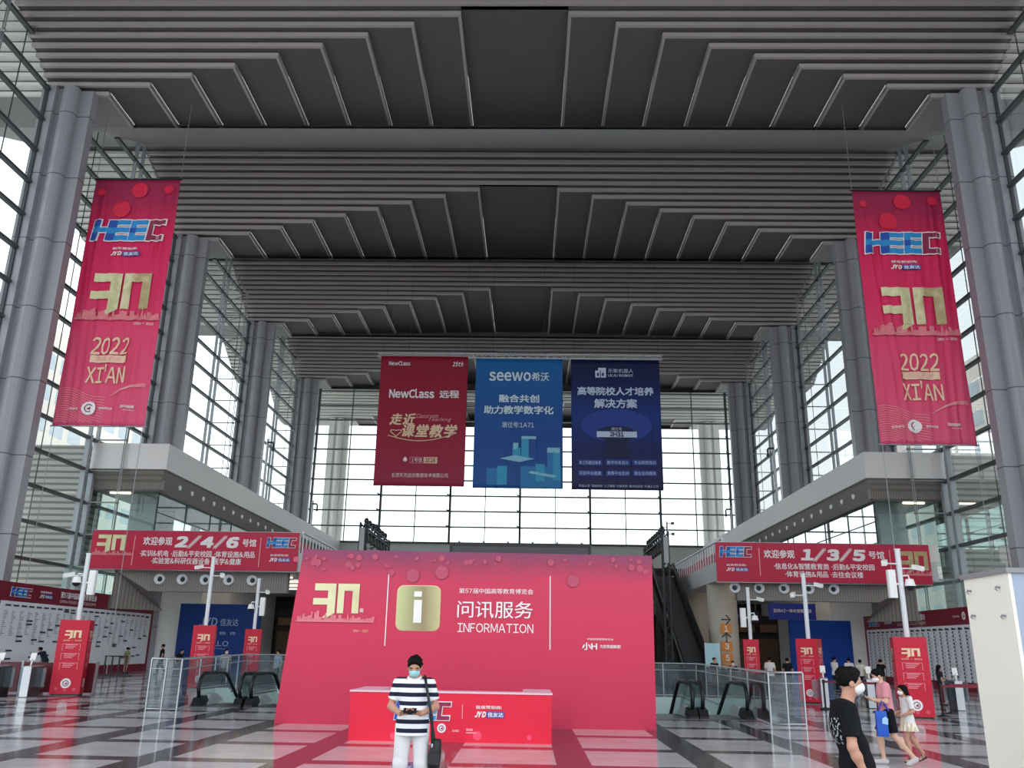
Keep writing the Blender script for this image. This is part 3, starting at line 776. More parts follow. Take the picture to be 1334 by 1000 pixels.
def tall_banner(x, zb, label, flip):
    w, h, Y = 5.25, 15.72, 46.5
    t = thing('hanging_banner', label, 'banner', (x, Y, zb), 0, 'tall red banners hung beside the columns')
    sg = -1 if flip else 1
    def warp(X, Z):
        X = np.asarray(X, float); Z = np.asarray(Z, float); s = X * sg
        q = (h - Z) / h
        f = s + .9 * q                      # creases fan out downwards
        d = .06 * np.sin(5.2 * f + .6 * np.sin(Z * .4)) * (.4 + .6 * q)
        d += -.10 * np.exp(-((f - 1.75) / .17) ** 2) - .085 * np.exp(-((f - 2.25) / .15) ** 2) + .07 * np.exp(-((f - 2.0) / .15) ** 2)
        d += -.08 * np.exp(-((s + 1.95 - .2 * q) / .10) ** 2) + .02 * np.sin(13 * s + .9 * Z)
        return d * np.clip((h - Z) / 1.5, .08, 1)
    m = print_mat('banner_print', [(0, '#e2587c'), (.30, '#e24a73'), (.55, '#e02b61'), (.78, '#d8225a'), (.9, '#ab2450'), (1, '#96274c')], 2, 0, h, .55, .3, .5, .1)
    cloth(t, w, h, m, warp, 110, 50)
    b = MB(); b.cyl((-w / 2 - .1, 0, h), (w / 2 + .1, 0, h), .05, n=8); b.build('top_pole', M['blackmetal'], t)
    b = MB(); b.cyl((-w / 2 - .12, 0, 0), (w / 2 + .12, 0, 0), .045, n=8); b.build('bottom_pole', M['steel'], t)
    for s in (-1, 1):
        b = MB(); b.tube([(s * w / 2, 0, h), (s * w / 2, 0, h + (34.6 - zb - h))], .022, 6); b.build('hanging_rope', M['rod'], t)
        b = MB(); b.tube([(s * (w / 2 - .1), 0, 0), (s * (w / 2 - .1), 0, -zb + .3)], .02, 5); b.build('tie_rope', M['rod'], t)
    y = -.11; CUT[0] = .09
    Z = lambda z: z - 13.49          # heights read on the left banner
    cx = -.0
    logo_letters(t, cx, Z(25.66), 4.45, 1.4, y, warp, sh=.09 * 1)
    sponsor(t, cx - .05, Z(24.25), 1.75, .62, y, warp)
    thirty(t, -1.62, 1.85, Z(20.55), Z(22.83), y, warp, ext=(-.2, 1.2))
    text('1992 - 2022', t, M['ink'], 1.75, Z(19.64), 1.13, .15, y - .02, .01, warp=warp)
    text('2022', t, M['goldpale'], .0, Z(18.25), 2.2, 1.07, y, -.012, .12, warp=warp)
    art(t, M['goldpale'], lambda b: rects(b, [(-1.06, 1.06, Z(17.23), Z(17.67))], y), 'date_bar', warp)
    text('中国·西安', t, M['pinkink'], 0, Z(17.45), 1.5, .3, y - .02, .0, warp=warp)
    text("XI'AN", t, M['goldpale'], .0, Z(16.57), 2.25, 1.14, y, -.012, .0, warp=warp)
    seal(t, -.68, Z(14.51), .39, y, warp)
    text('主办单位', t, M['ink'], -1.6, Z(14.48), .66, .15, y, .01, warp=warp); text('教育博览会', t, M['ink'], .28, Z(14.5), .7, .15, y, .01, warp=warp)
    text('国药励展', t, M['ink'], 1.5, Z(14.62), .75, .17, y, .02, warp=warp); text('承办单位', t, M['ink'], 1.62, Z(14.42), .6, .08, y, .0, warp=warp)
    def waves(b):
        for k in range(16):
            pts = [(-2.6 + i * .2, Z(15.6) - k * .13 - .55 * (i / 14.) ** 2 * (1 + .06 * k) + .12 * math.sin(i * .5)) for i in range(15)]
            for (xa, za), (xb, zb2) in zip(pts, pts[1:]):
                if za > .15 and zb2 > .15: b.poly([(xa, y, za), (xb, y, zb2), (xb, y, zb2 + .022), (xa, y, za + .022)])
        for k in range(4):
            pts = [(.4 + i * .2, Z(15.25) + .55 * math.sin(i * .2) + k * .07 * i / 11) for i in range(11)]
            for (xa, za), (xb, zb2) in zip(pts, pts[1:]): b.poly([(xa, y, za), (xb, y, zb2), (xb, y, zb2 + .03), (xa, y, za + .03)])
    art(t, M['pinkink'], waves, 'wave_lines', warp)
    bokeh(t, [(-2.1, h - .95, .24), (.25, h - .8, .5), (2.05, h - .75, .3), (-.7, h - 2.1, .55)], y + .03, M['bokeh2'], warp); CUT[0] = 5.
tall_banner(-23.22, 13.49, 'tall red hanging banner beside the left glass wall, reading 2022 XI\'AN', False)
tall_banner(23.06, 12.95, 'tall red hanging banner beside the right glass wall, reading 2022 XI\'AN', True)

# ================================================================== three banners over the hall
def mid_banner(name_label, x0, x1, zb, zt, m, draw, lean):
    w, h, Y = x1 - x0, zt - zb, 72.7; xc = (x0 + x1) / 2
    t = thing('hanging_banner', name_label, 'banner', (xc, Y, zb), 0, 'banners hung from the truss over the hall')
    def warp(X, Z):
        X = np.asarray(X, float); Z = np.asarray(Z, float); q = (h - Z) / h
        d = .02 * np.sin(6 * X + .2 * Z) * q - .04 * np.exp(-((np.abs(X) - 2.6 - .7 * q) / .2) ** 2) * q
        return d
    cloth(t, w, h, m, warp, 60, 24)
    b = MB(); b.cyl((-w / 2, 0, h), (w / 2, 0, h), .05, n=8); b.build('top_pole', M['steel'], t)
    CUT[0] = .3; draw(t, lambda x: x - xc, lambda z: z - zb, warp); CUT[0] = 5.
    for q in (-.42, -.14, .14, .42):
        b = MB(); b.tube([(q * w, 0, h - .03), (q * w, .1, h + .05), (q * w, .2, 26.805 - zb)], .015, 5); b.build('hanging_strap', M['rod'], t)
    return t
def dA(t, X, Z, wp):
    y = -.10; K = M['ink']
    text('NewClass', t, K, X(-10.62), Z(26.12), 1.9, .4, y, .02, warp=wp); text('25th', t, K, X(-5.4), Z(26.1), .95, .46, y, .02, .3, warp=wp)
    text('NewClass', t, K, X(-9.4), Z(23.32), 4.0, .85, y, .03, warp=wp); text('远程', t, K, X(-6.07), Z(23.28), 1.73, .70, y, .02, warp=wp)
    g = M['goldpale']
    text('走近', t, g, X(-10.08), Z(20.96), 2.31, 1.06, y, .03, .2, warp=wp); text('课堂教学', t, g, X(-7.67), Z(19.93), 4.85, 1.18, y, .03, .2, warp=wp)
    text('Classroom', t, M['pinkink'], X(-7.92), Z(21.28), 1.93, .4, y, -.01, .3, warp=wp); text('Teaching', t, M['pinkink'], X(-6.79), Z(20.93), 1.96, .42, y, -.01, .3, warp=wp)
    def sw(b):
        pts = [(-11.3 + .3 * i, 19.5 - .5 * math.sin(i * .17) + .004 * i) for i in range(20)]
        heart = [(-10.6 + .5 * math.sin(a) ** 3, 19.78 + .28 * math.cos(a) - .13 * math.cos(2 * a)) for a in [i * PI / 10 for i in range(21)]]
        for P in (pts, heart):
            for (xa, za), (xb, z2) in zip(P, P[1:]):
                dx, dz = xb - xa, z2 - za; l = math.hypot(dx, dz) + 1e-6; nx, nz = -dz / l * .035, dx / l * .035
                b.poly([(X(xa) - nx, y, Z(za) - nz), (X(xb) - nx, y, Z(z2) - nz), (X(xb) + nx, y, Z(z2) + nz), (X(xa) + nx, y, Z(za) + nz)])
    art(t, g, sw, 'swash_print', wp)
    art(t, K, lambda b: [b.disc(X(-9.67), Z(17.35), .17, y, 14), b.poly([(X(-9.82), y, Z(17.42)), (X(-9.52), y, Z(17.42)), (X(-9.67), y, Z(17.64))])], 'drop_icon', wp)
    art(t, M['pinkink'], lambda b: rects(b, [(X(-9.25), X(-8.1), Z(17.56), Z(17.59)), (X(-9.25), X(-8.1), Z(17.05), Z(17.08)), (X(-9.25), X(-9.22), Z(17.05), Z(17.59))], y), 'frame_line', wp)
    text('1号馆', t, K, X(-8.66), Z(17.33), .9, .36, y, .0, warp=wp)
    art(t, M['goldpale'], lambda b: rects(b, [(X(-8.08), X(-6.89), Z(17.05), Z(17.6))], y), 'booth_plate', wp); text('1E16', t, M['deepred'], X(-7.49), Z(17.33), .9, .38, y - .03, .02, warp=wp)
    text('北京东方远达教育技术有限公司', t, K, X(-8.35), Z(16.0), 4.87, .38, y, warp=wp)
def dB(t, X, Z, wp):
    y = -.10; K = mat('ice_print', '#d6ecf7', .6)
    text('seewo', t, K, X(-.72), Z(24.98), 3.7, .85, y, .02, warp=wp); text('希沃', t, K, X(1.97), Z(24.98), 1.55, .82, y, .01, warp=wp)
    text('融合共创', t, K, X(.11), Z(22.95), 3.54, .71, y, .025, warp=wp); text('助力教学数字化', t, K, X(.08), Z(21.91), 6.12, .76, y, .025, warp=wp)
    text('展位号:1A71', t, K, X(.04), Z(20.56), 2.78, .52, y, .0, warp=wp)
    C1 = mat('cyan_print', '#38a3cf', .6); C2 = mat('teal_print', '#2a80bd', .6); C3 = mat('pale_cyan_print', '#8fcbe2', .6); C4 = mat('deep_blue_print', '#1c4f9c', .6)
    art(t, C2, lambda b: rects(b, [(X(-2.6), X(-.8), Z(15.25), Z(16.7)), (X(.3), X(3.8), Z(15.05), Z(16.9)), (X(2.6), X(3.1), Z(15.7), Z(18.1))], y), 'city_print', wp)
    art(t, C1, lambda b: rects(b, [(X(.36), X(1.0), Z(17.6), Z(19.3)), (X(-1.7), X(-.8), Z(15.25), Z(16.9)), (X(3.1), X(3.72), Z(15.7), Z(18.2)), (X(-.4), X(.3), Z(17.7), Z(18.5)), (X(1.6), X(2.4), Z(15.6), Z(17.1))], y - .012), 'city_front_print', wp)
    art(t, C3, lambda b: [b.poly([(X(-1.5), y - .03, Z(17.55)), (X(.2), y - .03, Z(17.25)), (X(1.5), y - .03, Z(17.55)), (X(-.2), y - .03, Z(17.85))]), rects(b, [(X(-.35), X(.1), Z(18.4), Z(18.95)), (X(2.6), X(3.7), Z(18.1), Z(18.55)), (X(.36), X(1.64), Z(19.3), Z(19.55))], y - .02), b.poly([(X(1.0), y - .03, Z(16.3)), (X(3.2), y - .03, Z(15.9)), (X(3.4), y - .03, Z(16.1)), (X(1.2), y - .03, Z(16.5))])], 'city_roof_print', wp)
    art(t, C4, lambda b: rects(b, [(X(-.85), X(.27), Z(15.2), Z(17.3)), (X(1.0), X(1.62), Z(17.5), Z(19.3))], y - .015), 'city_dark_print', wp)
def dC(t, X, Z, wp):
    y = -.10; K = mat('frost_print', '#c9d8f2', .6); dk = mat('night_blue_print', '#0d1a4a', .6); md = mat('mid_blue_print', '#1a3f95', .6)
    art(t, K, lambda b: rects(b, [(X(6.83), X(7.78), Z(24.96), Z(25.6)), (X(7.1), X(7.78), Z(25.6), Z(25.87))], y), 'emblem', wp)
    art(t, dk, lambda b: rects(b, [(X(6.98), X(7.15), Z(25.1), Z(25.4)), (X(7.42), X(7.6), Z(25.1), Z(25.4)), (X(7.25), X(7.32), Z(24.96), Z(25.6))], y - .02), 'emblem_holes', wp)
    text('乐聚机器人', t, K, X(9.09), Z(25.6), 2.22, .38, y, warp=wp); text('LEJU ROBOT', t, K, X(9.08), Z(25.17), 2.22, .22, y, .02, warp=wp)
    text('高等院校人才培养', t, K, X(8.59), Z(23.71), 6.7, .78, y, .025, warp=wp); text('解决方案', t, K, X(8.59), Z(22.59), 3.77, .85, y, .025, warp=wp)
    art(t, md, lambda b: b.disc(X(8.65), Z(20.6), 3.1, y + .045, 30, rz=1.5), 'glow_print', wp)
    art(t, dk, lambda b: [b.disc(X(8.65), Z(19.86), 1.74, y + .03, 26, rz=.72), b.poly([(X(7.7), y + .028, Z(19.4)), (X(9.6), y + .028, Z(19.4)), (X(9.9), y + .028, Z(17.8)), (X(7.4), y + .028, Z(17.8))])], 'podium_print', wp)
    text('展位号', t, K, X(8.63), Z(20.29), .92, .3, y, warp=wp)
    art(t, K, lambda b: rects(b, [(X(6.9), X(10.37), Z(19.54), Z(20.06))], y - .005), 'booth_plate', wp); text('2H31', t, dk, X(8.63), Z(19.8), 1.2, .42, y - .04, .03, warp=wp)
    for k, (s, xx, zz) in enumerate((('新工科建设体系', 6.3, 17.28), ('教学体系设计', 8.68, 17.31), ('专业师资培训', 10.99, 17.33), ('实验平台搭建', 6.3, 16.36), ('竞赛平台支持', 8.68, 16.38), ('就业支持服务', 10.99, 16.4))):
        art(t, md, lambda b: rects(b, [(X(xx) - 1.05, X(xx) + 1.05, Z(zz) - .26, Z(zz) + .26)], y + .01), 'caption_plate', wp); text(s, t, K, X(xx), Z(zz), 1.85, .32, y - .015, warp=wp)
    text('机器人类/智能制造/人工智能/计算机类/数字信息类/机器人工程', t, K, X(8.7), Z(15.27), 6.77, .22, y, warp=wp)
mA = print_mat('claret_banner_print', [(0, '#a32c4c'), (.5, '#a01a37'), (1, '#8f1230')], 2, 0, 11.8)
mB = print_mat('blue_banner_print', [(0, '#2e5fa6'), (.35, '#1f4f9e'), (1, '#1467a6')], 2, 0, 11.8)
mC = print_mat('navy_banner_print', [(0, '#332a55'), (.3, '#1d2a66'), (.55, '#143a86'), (.8, '#0d1f55'), (1, '#0a1540')], 2, 0, 11.8)
mid_banner('claret hanging banner with cream brush writing, left of the three over the hall', -12.32, -4.5, 15.07, 26.87, mA, dA, 0)
mid_banner('blue hanging banner with a cyan city drawing, between the claret and the navy one', -3.78, 3.95, 14.98, 26.70, mB, dB, 0)
mid_banner('navy hanging banner with six caption boxes, right of the three over the hall', 4.7, 12.53, 14.95, 26.70, mC, dC, 0)
def banner_truss():
    t = thing('banner_truss', 'slim horizontal lattice truss carrying the three hanging banners', 'truss', (0, 72.9, 26.85))
    b = MB()
    for y, z in ((0, 0), (0, .35), (.35, 0), (.35, .35)): b.cyl((-12.7, y, z), (12.9, y, z), .035, n=6)
    b.build('chords', M['post'], t); b = MB()
    for k in range(64):
        x = -12.7 + .4 * k; u = k % 2
        b.cyl((x, 0, .35 * u), (x + .4, 0, .35 * (1 - u)), .018, n=5); b.cyl((x, .35 * u, 0), (x + .4, .35 * (1 - u), 0), .018, n=5)
    b.build('lattice', M['post'], t)
    for x in (-12.2, -9.9, -4.7, -2.3, 2.3, 5, 10, 12.5):
        b = MB(); b.cyl((x, .17, .35), (x, .17, zceil(73.07, Y1 + S) - 26.864), .012, n=5); b.build('suspension_wire', M['coldark'], t)
banner_truss()
# ================================================================== red totems wrapped round the camera masts
def totem(x, y, w, h, rz, label, flip=False):
    t = thing('totem', label, 'totem', (x, y, 0), rz, 'red exhibition totems')
    b = MB(); b.box(-w / 2, w / 2, -w / 2, w / 2, .05, h); b.build('body', M['totem'], t)
    b = MB(); b.box(-w / 2 + .04, w / 2 - .04, -w / 2 + .04, w / 2 - .04, 0, .05); b.build('plinth', M['black'], t)
    for a in (0, PI / 2, -PI / 2):
        T = Matrix.Rotation(a, 4, 'Z'); y_ = -w / 2 - .008
        thirty(t, -w * .27, w * .27, h * .76, h * .86, y_, None, T, False, M['goldpale'])
        text('1992 - 2022', t, M['goldpale'], 0, h * .725, w * .62, h * .018, y_, .02, T=T)
        def lines(b):
            z = h * .68
            for k in range(3):
                x0 = -w * .3
                rects(b, [(x0, w * .3, z - .01, z), (x0, x0 + .012, z - h * .09, z), (w * .3 - .012, w * .3, z - h * .09, z)], y_)
                for q in range(3): rects(b, [(x0 + .1 * w, x0 + w * (.5 - .06 * q), z - .05 - .055 * q, z - .03 - .055 * q)], y_)
                z -= h * .125
        art(t, M['pinkink'], lines, 'guide_print', None, T)
        seal(t, 0, h * .16, w * .17, y_, None, T)
        bokeh2 = [(-.3 * w, .09 * h, .05), (.0, .07 * h, .05), (.3 * w, .08 * h, .06)]
        art(t, M['bokeh'], lambda b: [b.disc(px, pz, r, y_, 12) for px, pz, r in bokeh2], 'light_spot_print', None, T)
    return t

def mast(x, y, z0, h, cams, label, dome=None, panel=None):
    t = thing('camera_mast', label, 'mast', (x, y, 0), 0, 'white camera masts')
    b = MB(); b.cyl((0, 0, z0), (0, 0, h), .085, n=12); b.build('pole', M['post'], t)
    b = MB(); b.cyl((0, 0, h), (0, 0, h + .04), .1, n=12); b.build('cap', M['post'], t)
    for s, z in cams:
        a = MB(); a.cyl((0, 0, z), (s * .45, -.05, z), .025, n=6); o = a.build('camera_arm', M['post'], t)
        c = MB(); T = Matrix.Translation((s * .5, -.1, z + .03)) @ Matrix.Rotation(s * .5, 4, 'Z') @ Matrix.Rotation(.25, 4, 'X')
        c.box(-.08, .08, -.28, .12, -.07, .08, T, .02); c.cyl((0, -.28, 0), (0, -.31, 0), .05, n=10, T=T); c.build('camera_housing', M['white'], o)
    if dome:
        s, z = dome
        a = MB(); a.tube([(0, 0, z + .3), (s * .22, -.1, z + .32), (s * .24, -.12, z + .18)], .03, 6); o = a.build('dome_arm', M['post'], t)
        d = MB(); d.cyl((s * .24, -.12, z - .02), (s * .24, -.12, z + .2), .17, .12, 14); d.build('dome_housing', M['white'], o)
        d = MB(); d.ell((s * .24, -.12, z - .03), (.15, .15, .13), 12, 8); d.build('dome_lens', M['blackmetal'], o)
    if panel:
        s, z = panel
        a = MB(); a.box(s * .30 - .13, s * .30 + .13, -.1, .1, z - .45, z + .45, None, .03); a.box(min(0, s * .2), max(0, s * .2), -.02, .02, z - .03, z + .03); a.build('antenna_panel', M['white'], t)
    return t

def totem_and_mast(x, y, w, h, rz, top, cams, lt, lm, dome=None, panel=None):
    totem(x, y, w, h, rz, lt)
    mast(x, y, h, top, cams, lm, dome, panel)
totem_and_mast(-15.65, 32.9, 1.0, 2.62, .30, 5.05, [(-1, 4.25)], 'red totem beside the turnstiles in front of the left board', 'white camera mast on the totem beside the left turnstiles', (-1, 4.0), (1, 4.0))
totem_and_mast(-12.95, 38.7, .92, 2.62, .28, 5.55, [(-1, 5.1), (1, 4.75)], 'red totem behind the left escalator rail, in front of the blue panel', 'white camera mast on the totem in front of the blue sponsor panel')
totem_and_mast(-12.6, 44.5, .78, 2.6, .24, 5.05, [(1, 4.4)], 'red totem between the blue panel and the backdrop', 'white camera mast between the blue sponsor panel and the backdrop', (-1, 3.6), (1, 3.7))
totem_and_mast(13.38, 29.1, .98, 2.42, -.28, 5.2, [(1, 4.6), (-1, 4.75)], 'red totem among the right turnstiles, behind the girl', 'white camera mast on the totem behind the girl', (1, 4.05), (-1, 4.1))
totem_and_mast(12.5, 36.5, .82, 2.44, -.55, 5.0, [(1, 4.55), (-1, 4.15)], 'red totem turned to the side, left of the man in pink', 'white camera mast on the totem left of the man in pink')
totem_and_mast(11.9, 43.5, .72, 2.48, -.24, 4.9, [(1, 4.35)], 'small red totem behind the right escalator rail', 'white camera mast on the small totem behind the right escalator rail', (1, 3.4), (-1, 3.5))

# ================================================================== exhibitor boards
def board(x, y0, y1, h, side, label, dense):
    """side +1: faces +X (stands on the left)"""
    L = y1 - y0; rz = PI / 2 if side > 0 else -PI / 2
    t = thing('exhibitor_board', label, 'board', (x, (y0 + y1) / 2, 0), rz, None)
    b = MB(); b.box(-L / 2, L / 2, 0, .35, 0, h); b.build('frame', M['deepred'], t)
    b = MB(); b.box(-L / 2 + .4, L / 2 - .4, -.02, .0, .5, h - .95); b.build('list_panel', M['boardwhite'], t)
    y = -.045; rnd = random.Random(5)
    x0, x1, z0, z1 = -L / 2 + .7, L / 2 - .7, .75, h - 1.2
    dark = mat('grey_print', '#8b93a3' if not dense else '#9aa4b4', .6); hd = mat('charcoal_print', '#3d4250', .6)
    def rows(b):
        n = 24 if not dense else 20
        for i in range(n):
            cx = x0 + (x1 - x0) * (i + .1) / n; z = z1 - .25
            while z > z0 + (rnd.random() * 1.6 if not dense else 0):
                L = rnd.uniform(.1, .4) if not dense else rnd.uniform(.08, .3); b.poly([(cx + .22 * dense, y, z), (cx + .22 * dense + L, y, z), (cx + .22 * dense + L, y, z + .03), (cx + .22 * dense, y, z + .03)]); z -= .085 if not dense else .2
    def heads(b):
        n = 24 if not dense else 20
        for i in range(n):
            cx = x0 + (x1 - x0) * (i + .1) / n
            b.poly([(cx, y - .01, z1), (cx + .5, y - .01, z1), (cx + .5, y - .01, z1 + .09), (cx, y - .01, z1 + .09)])
            for q in range(2 if not dense else 15):
                z = rnd.uniform(z0, z1) if not dense else z1 - .2 * q
                if dense: b.poly([(cx + .05, y - .01, z), (cx + .19, y - .01, z), (cx + .19, y - .01, z + .12), (cx + .05, y - .01, z + .12)])
                else: b.poly([(cx, y - .01, z), (cx + .55, y - .01, z), (cx + .55, y - .01, z + .09), (cx, y - .01, z + .09)])
    art(t, dark, rows, 'exhibitor_list_print'); art(t, hd, heads, 'heading_print')
    hz = h - .48; e = -L / 2
    logo_letters(t, e + 2.0, hz, 1.9, .45, y); sponsor(t, e + 4.4, hz, 1.3, .42, y)
    text('第57届中国高等教育博览会', t, M['ink'], e + 8.0, hz + .12, 4.2, .36, y, .02); text('CHINA HIGHER EDUCATION EXPO', t, M['ink'], e + 8.0, hz - .24, 4.2, .16, y)
    seal(t, e + L - 2.1, hz, .22, y); text('主办单位', t, M['ink'], e + L - 3.0, hz, .8, .13, y); text('承办', t, M['ink'], e + L - 1.0, hz, .5, .2, y)
    return t
board(-25.3, 43.4, 62.1, 4.74, 1, 'long maroon and white exhibitor list board standing along the left glass wall', False)
board(25.3, 47.6, 64.6, 4.5, -1, 'long maroon and white exhibitor list board standing along the right glass wall', True)

# ================================================================== sponsor walls in the dim halls
def sponsor_wall():
    t = thing('sponsor_wall', 'dark blue standing sponsor panel with pale writing under the left balcony', 'panel', (-20.9, 63.0, 0))
    b = MB(); b.box(-2.9, 2.9, 0, .3, 0, 4.6); b.build('panel', mat('blue_wall_print', '#123c84', .5, 0, .3, .15, .5), t)
    K = mat('pale_blue_print', '#9db8e0', .6)
    text('JYD', t, K, -.75, 3.35, 1.3, .62, -.03, .02, .1); text('佳友达', t, K, .75, 3.35, 1.3, .5, -.03, .01)
    text('智 慧 教 育', t, K, 0, 2.6, 2.6, .22, -.03); text('HELLO', t, K, -.1, 1.9, 1.9, .35, -.03, -.01); text('AI PARK', t, K, -.2, .9, 1.4, .26, -.03)
    b = MB(); b.tube([(-1 + .2 * i, -.03, 1.45 + .12 * math.sin(i * .31)) for i in range(11)], .015, 5); b.build('curve_line', K, t)
sponsor_wall()
def hanging_sponsor(x0, x1, z0, z1, Y, s, label, dim=False):  # dim: the hall's shade is put into the panel and lettering colours
    t = thing('overhead_banner', label, 'banner', ((x0 + x1) / 2, Y, z0)); w = x1 - x0; h = z1 - z0
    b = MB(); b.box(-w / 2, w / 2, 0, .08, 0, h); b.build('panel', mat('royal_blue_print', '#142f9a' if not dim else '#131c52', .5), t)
    text(s, t, M['ink'] if not dim else mat('shade_dimmed_print', '#7f8aa8', .6), 0, h * .55, w * .8, h * .22, -.02, .01)
    for k in (-1, 1):
        c = MB(); c.cyl((k * w * .4, .04, h), (k * w * .4, .04, 6.25 - z0), .015, n=5); c.build('hanging_wire', M['rod'], t)
hanging_sponsor(18.1, 21.4, 4.15, 5.25, 63, '蓝鸽AI一体化智慧校园', 'royal blue panel with white writing hung under the right balcony')
hanging_sponsor(16.9, 19.2, 4.2, 5.0, 70, '蓝鸽智慧教育', 'shade-dimmed blue panel hung deeper under the right balcony', True)
def blue_wall():
    t = thing('sponsor_wall', 'plain royal blue standing panel under the right balcony', 'panel', (22.2, 64.8, 0))
    b = MB(); b.box(-2.2, 2.2, 0, .3, 0, 4.2); b.build('panel', mat('blue_plain_print', '#0f48a8', .5, 0, .3, .1, .5), t)
    art(t, M['logo_blue'], lambda b: b.disc(-.3, 1.9, .35, -.02), 'emblem')
blue_wall()
def dark_portal(x, Y, w, label):
    t = thing('portal', label, 'doorway', (x, Y, 0))
    b = MB(); b.box(-w / 2, w / 2, 0, .2, 0, 4.8); b.build('frame', M['dark'], t)
    for k in (-1, 0, 1):
        d = MB(); d.box(k * w / 3 - w / 7, k * w / 3 + w / 7, -.05, 0, .1, 3.0); d.build('door_leaf', mat('bronze_door', '#4a3826', .5), t)
        l = MB(); l.box(k * w / 3 - w / 8, k * w / 3 + w / 8, -.4, -.1, 3.5, 4.1); l.build('lamp_shade', mat('dim_shade', '#6a5040', .7), t)
dark_portal(19.0, 74, 5.5, 'dark doorway under the right balcony, behind the small totem')
dark_portal(-17.5, 76, 6.0, 'dark doorway under the left balcony, behind the totem next to the backdrop')
for x in (-16.9, -16.2): pass

# direction signs on the round column
def column_signs():
    Yc, x = 60.0 - 1.0, 14.1
    def tile(z, s, h, label):
        t = thing('direction_tile', label, 'sign', (x + .05, Yc - .03, z))
        b = MB(); b.box(-.36, .36, 0, .05, 0, h); b.build('plate', M['orange'], t); text(s, t, M['ink'], 0, h / 2, None if len(s) < 2 else .55, h * .6 if len(s) < 2 else .2, -.02, .03)
    tile(3.05, '1', .62, 'orange number tile under the right-pointing arrow on the round column'); tile(1.95, '3', .62, 'orange number tile just under the up arrow on the round column')
    tile(1.22, '5', .62, 'orange number tile third from the top on the round column'); tile(.55, '号馆', .58, 'lowest orange tile on the round column, with small Chinese writing')
    for z, a, lb in ((3.95, 0, 'black arrow pointing right, painted on the round column'), (2.8, 1, 'black arrow pointing up, painted on the round column')):
        b = MB(); T = Matrix.Rotation(-PI / 2 * a, 4, 'Y')
        b.plate([(-.3, -.035), (.2, -.035), (.2, .035), (-.3, .035)], 0, .03, T); b.plate([(.0, .28), (.05, .32), (.34, 0), (.24, 0)], 0, .03, T); b.plate([(.0, -.28), (.24, 0), (.34, 0), (.05, -.32)], 0, .03, T)
        o = b.build('direction_arrow', M['black'], None, (x + .05, Yc - .06, z)); tag(o, lb, 'sign')
column_signs()

# ================================================================== escalators
def handrail_path(ylen, up):
    p = []
    R = .42
    for k in range(9):
        a = -PI / 2 - PI * k / 8 + 0
        p.append((0, R + R * math.cos(a) * 1.0, .50 + R * math.sin(a) * 1.0))
    return p
def escalator_down(xa, xb, y0, rails, label):
    """floor plate at y0, falling away from us"""
    xc = (xa + xb) / 2; t = thing('escalator', label, 'escalator', (xc, y0, 0), 0, 'escalators going down through the floor'); w = (xb - xa) / 2
    flat, run, sl = 2.1, 8.5, math.tan(math.radians(30))
    def prof(d, off): return off if d < flat else off - (d - flat) * sl
    b = MB()
    for k in range(22):
        y = 1.4 + k * .4; z = min(-.02, -(y + .2 - flat) * sl * (y > flat - .2) - .02); b.box(-w + .12, w - .12, y, y + .42, z - .3, z)
    b.build('steps', mat('escalator_tread', '#55585c', .4, .4), t)
    b = MB(); b.box(-w - .1, w + .1, -.2, 1.4, -.05, .012); b.build('comb_plate', mat('comb_plate_metal', '#4d5054', .35, .5), t)
    for s in rails:
        x = s * w
        g = MB(); pts = [(.45, .3), (.25, .6), (.45, .93), (flat, .93), (flat + run, prof(flat + run, .93)), (flat + run, prof(flat + run, .1)), (flat, .1)]
        g.add([(x, y, z) for y, z in pts], [tuple(range(len(pts)))]); g.build('balustrade', M['esc_glass'], t)
        hr = [(x, .5, .14), (x, .18, .30), (x, .08, .55), (x, .2, .82), (x, .45, .96), (x, flat, .97), (x, flat + .5, .9), (x, flat + run, prof(flat + run, .97))]
        b = MB(); b.tube(hr, .06, 8); b.build('handrail', M['black'], t)
        k = MB(); k.loft([[(x + dx, y, z) for dx, z in ((-.13, 0), (.13, 0), (.13, h), (-.13, h))] for y, h in ((-.05, .06), (.1, .24), (.55, .3), (.8, .1))], smooth=False); k.build('newel_boot', M['black'], t)
        k = MB(); k.loft([[(x + dx, y, z) for dx, z in ((-.15, 0), (.15, 0), (.1, h), (-.1, h))] for y, h in ((.6, .1), (.9, .3), (1.5, .32), (2.2, .1))], smooth=False); k.build('skirt_cover', M['silver'], t)
    return t
escalator_down(-9.15, -7.85, 28.2, (-1, 1), 'descending escalator nearest the left glass rail, left of the backdrop')
escalator_down(-7.5, -6.2, 28.2, (-1, 1), 'descending escalator half hidden by the left edge of the backdrop')
escalator_down(6.3, 7.6, 26.8, (-1, 1), 'descending escalator nearest the right glass rail')
escalator_down(4.7, 6.0, 26.8, (-1, 1), 'descending escalator half hidden by the right edge of the backdrop')

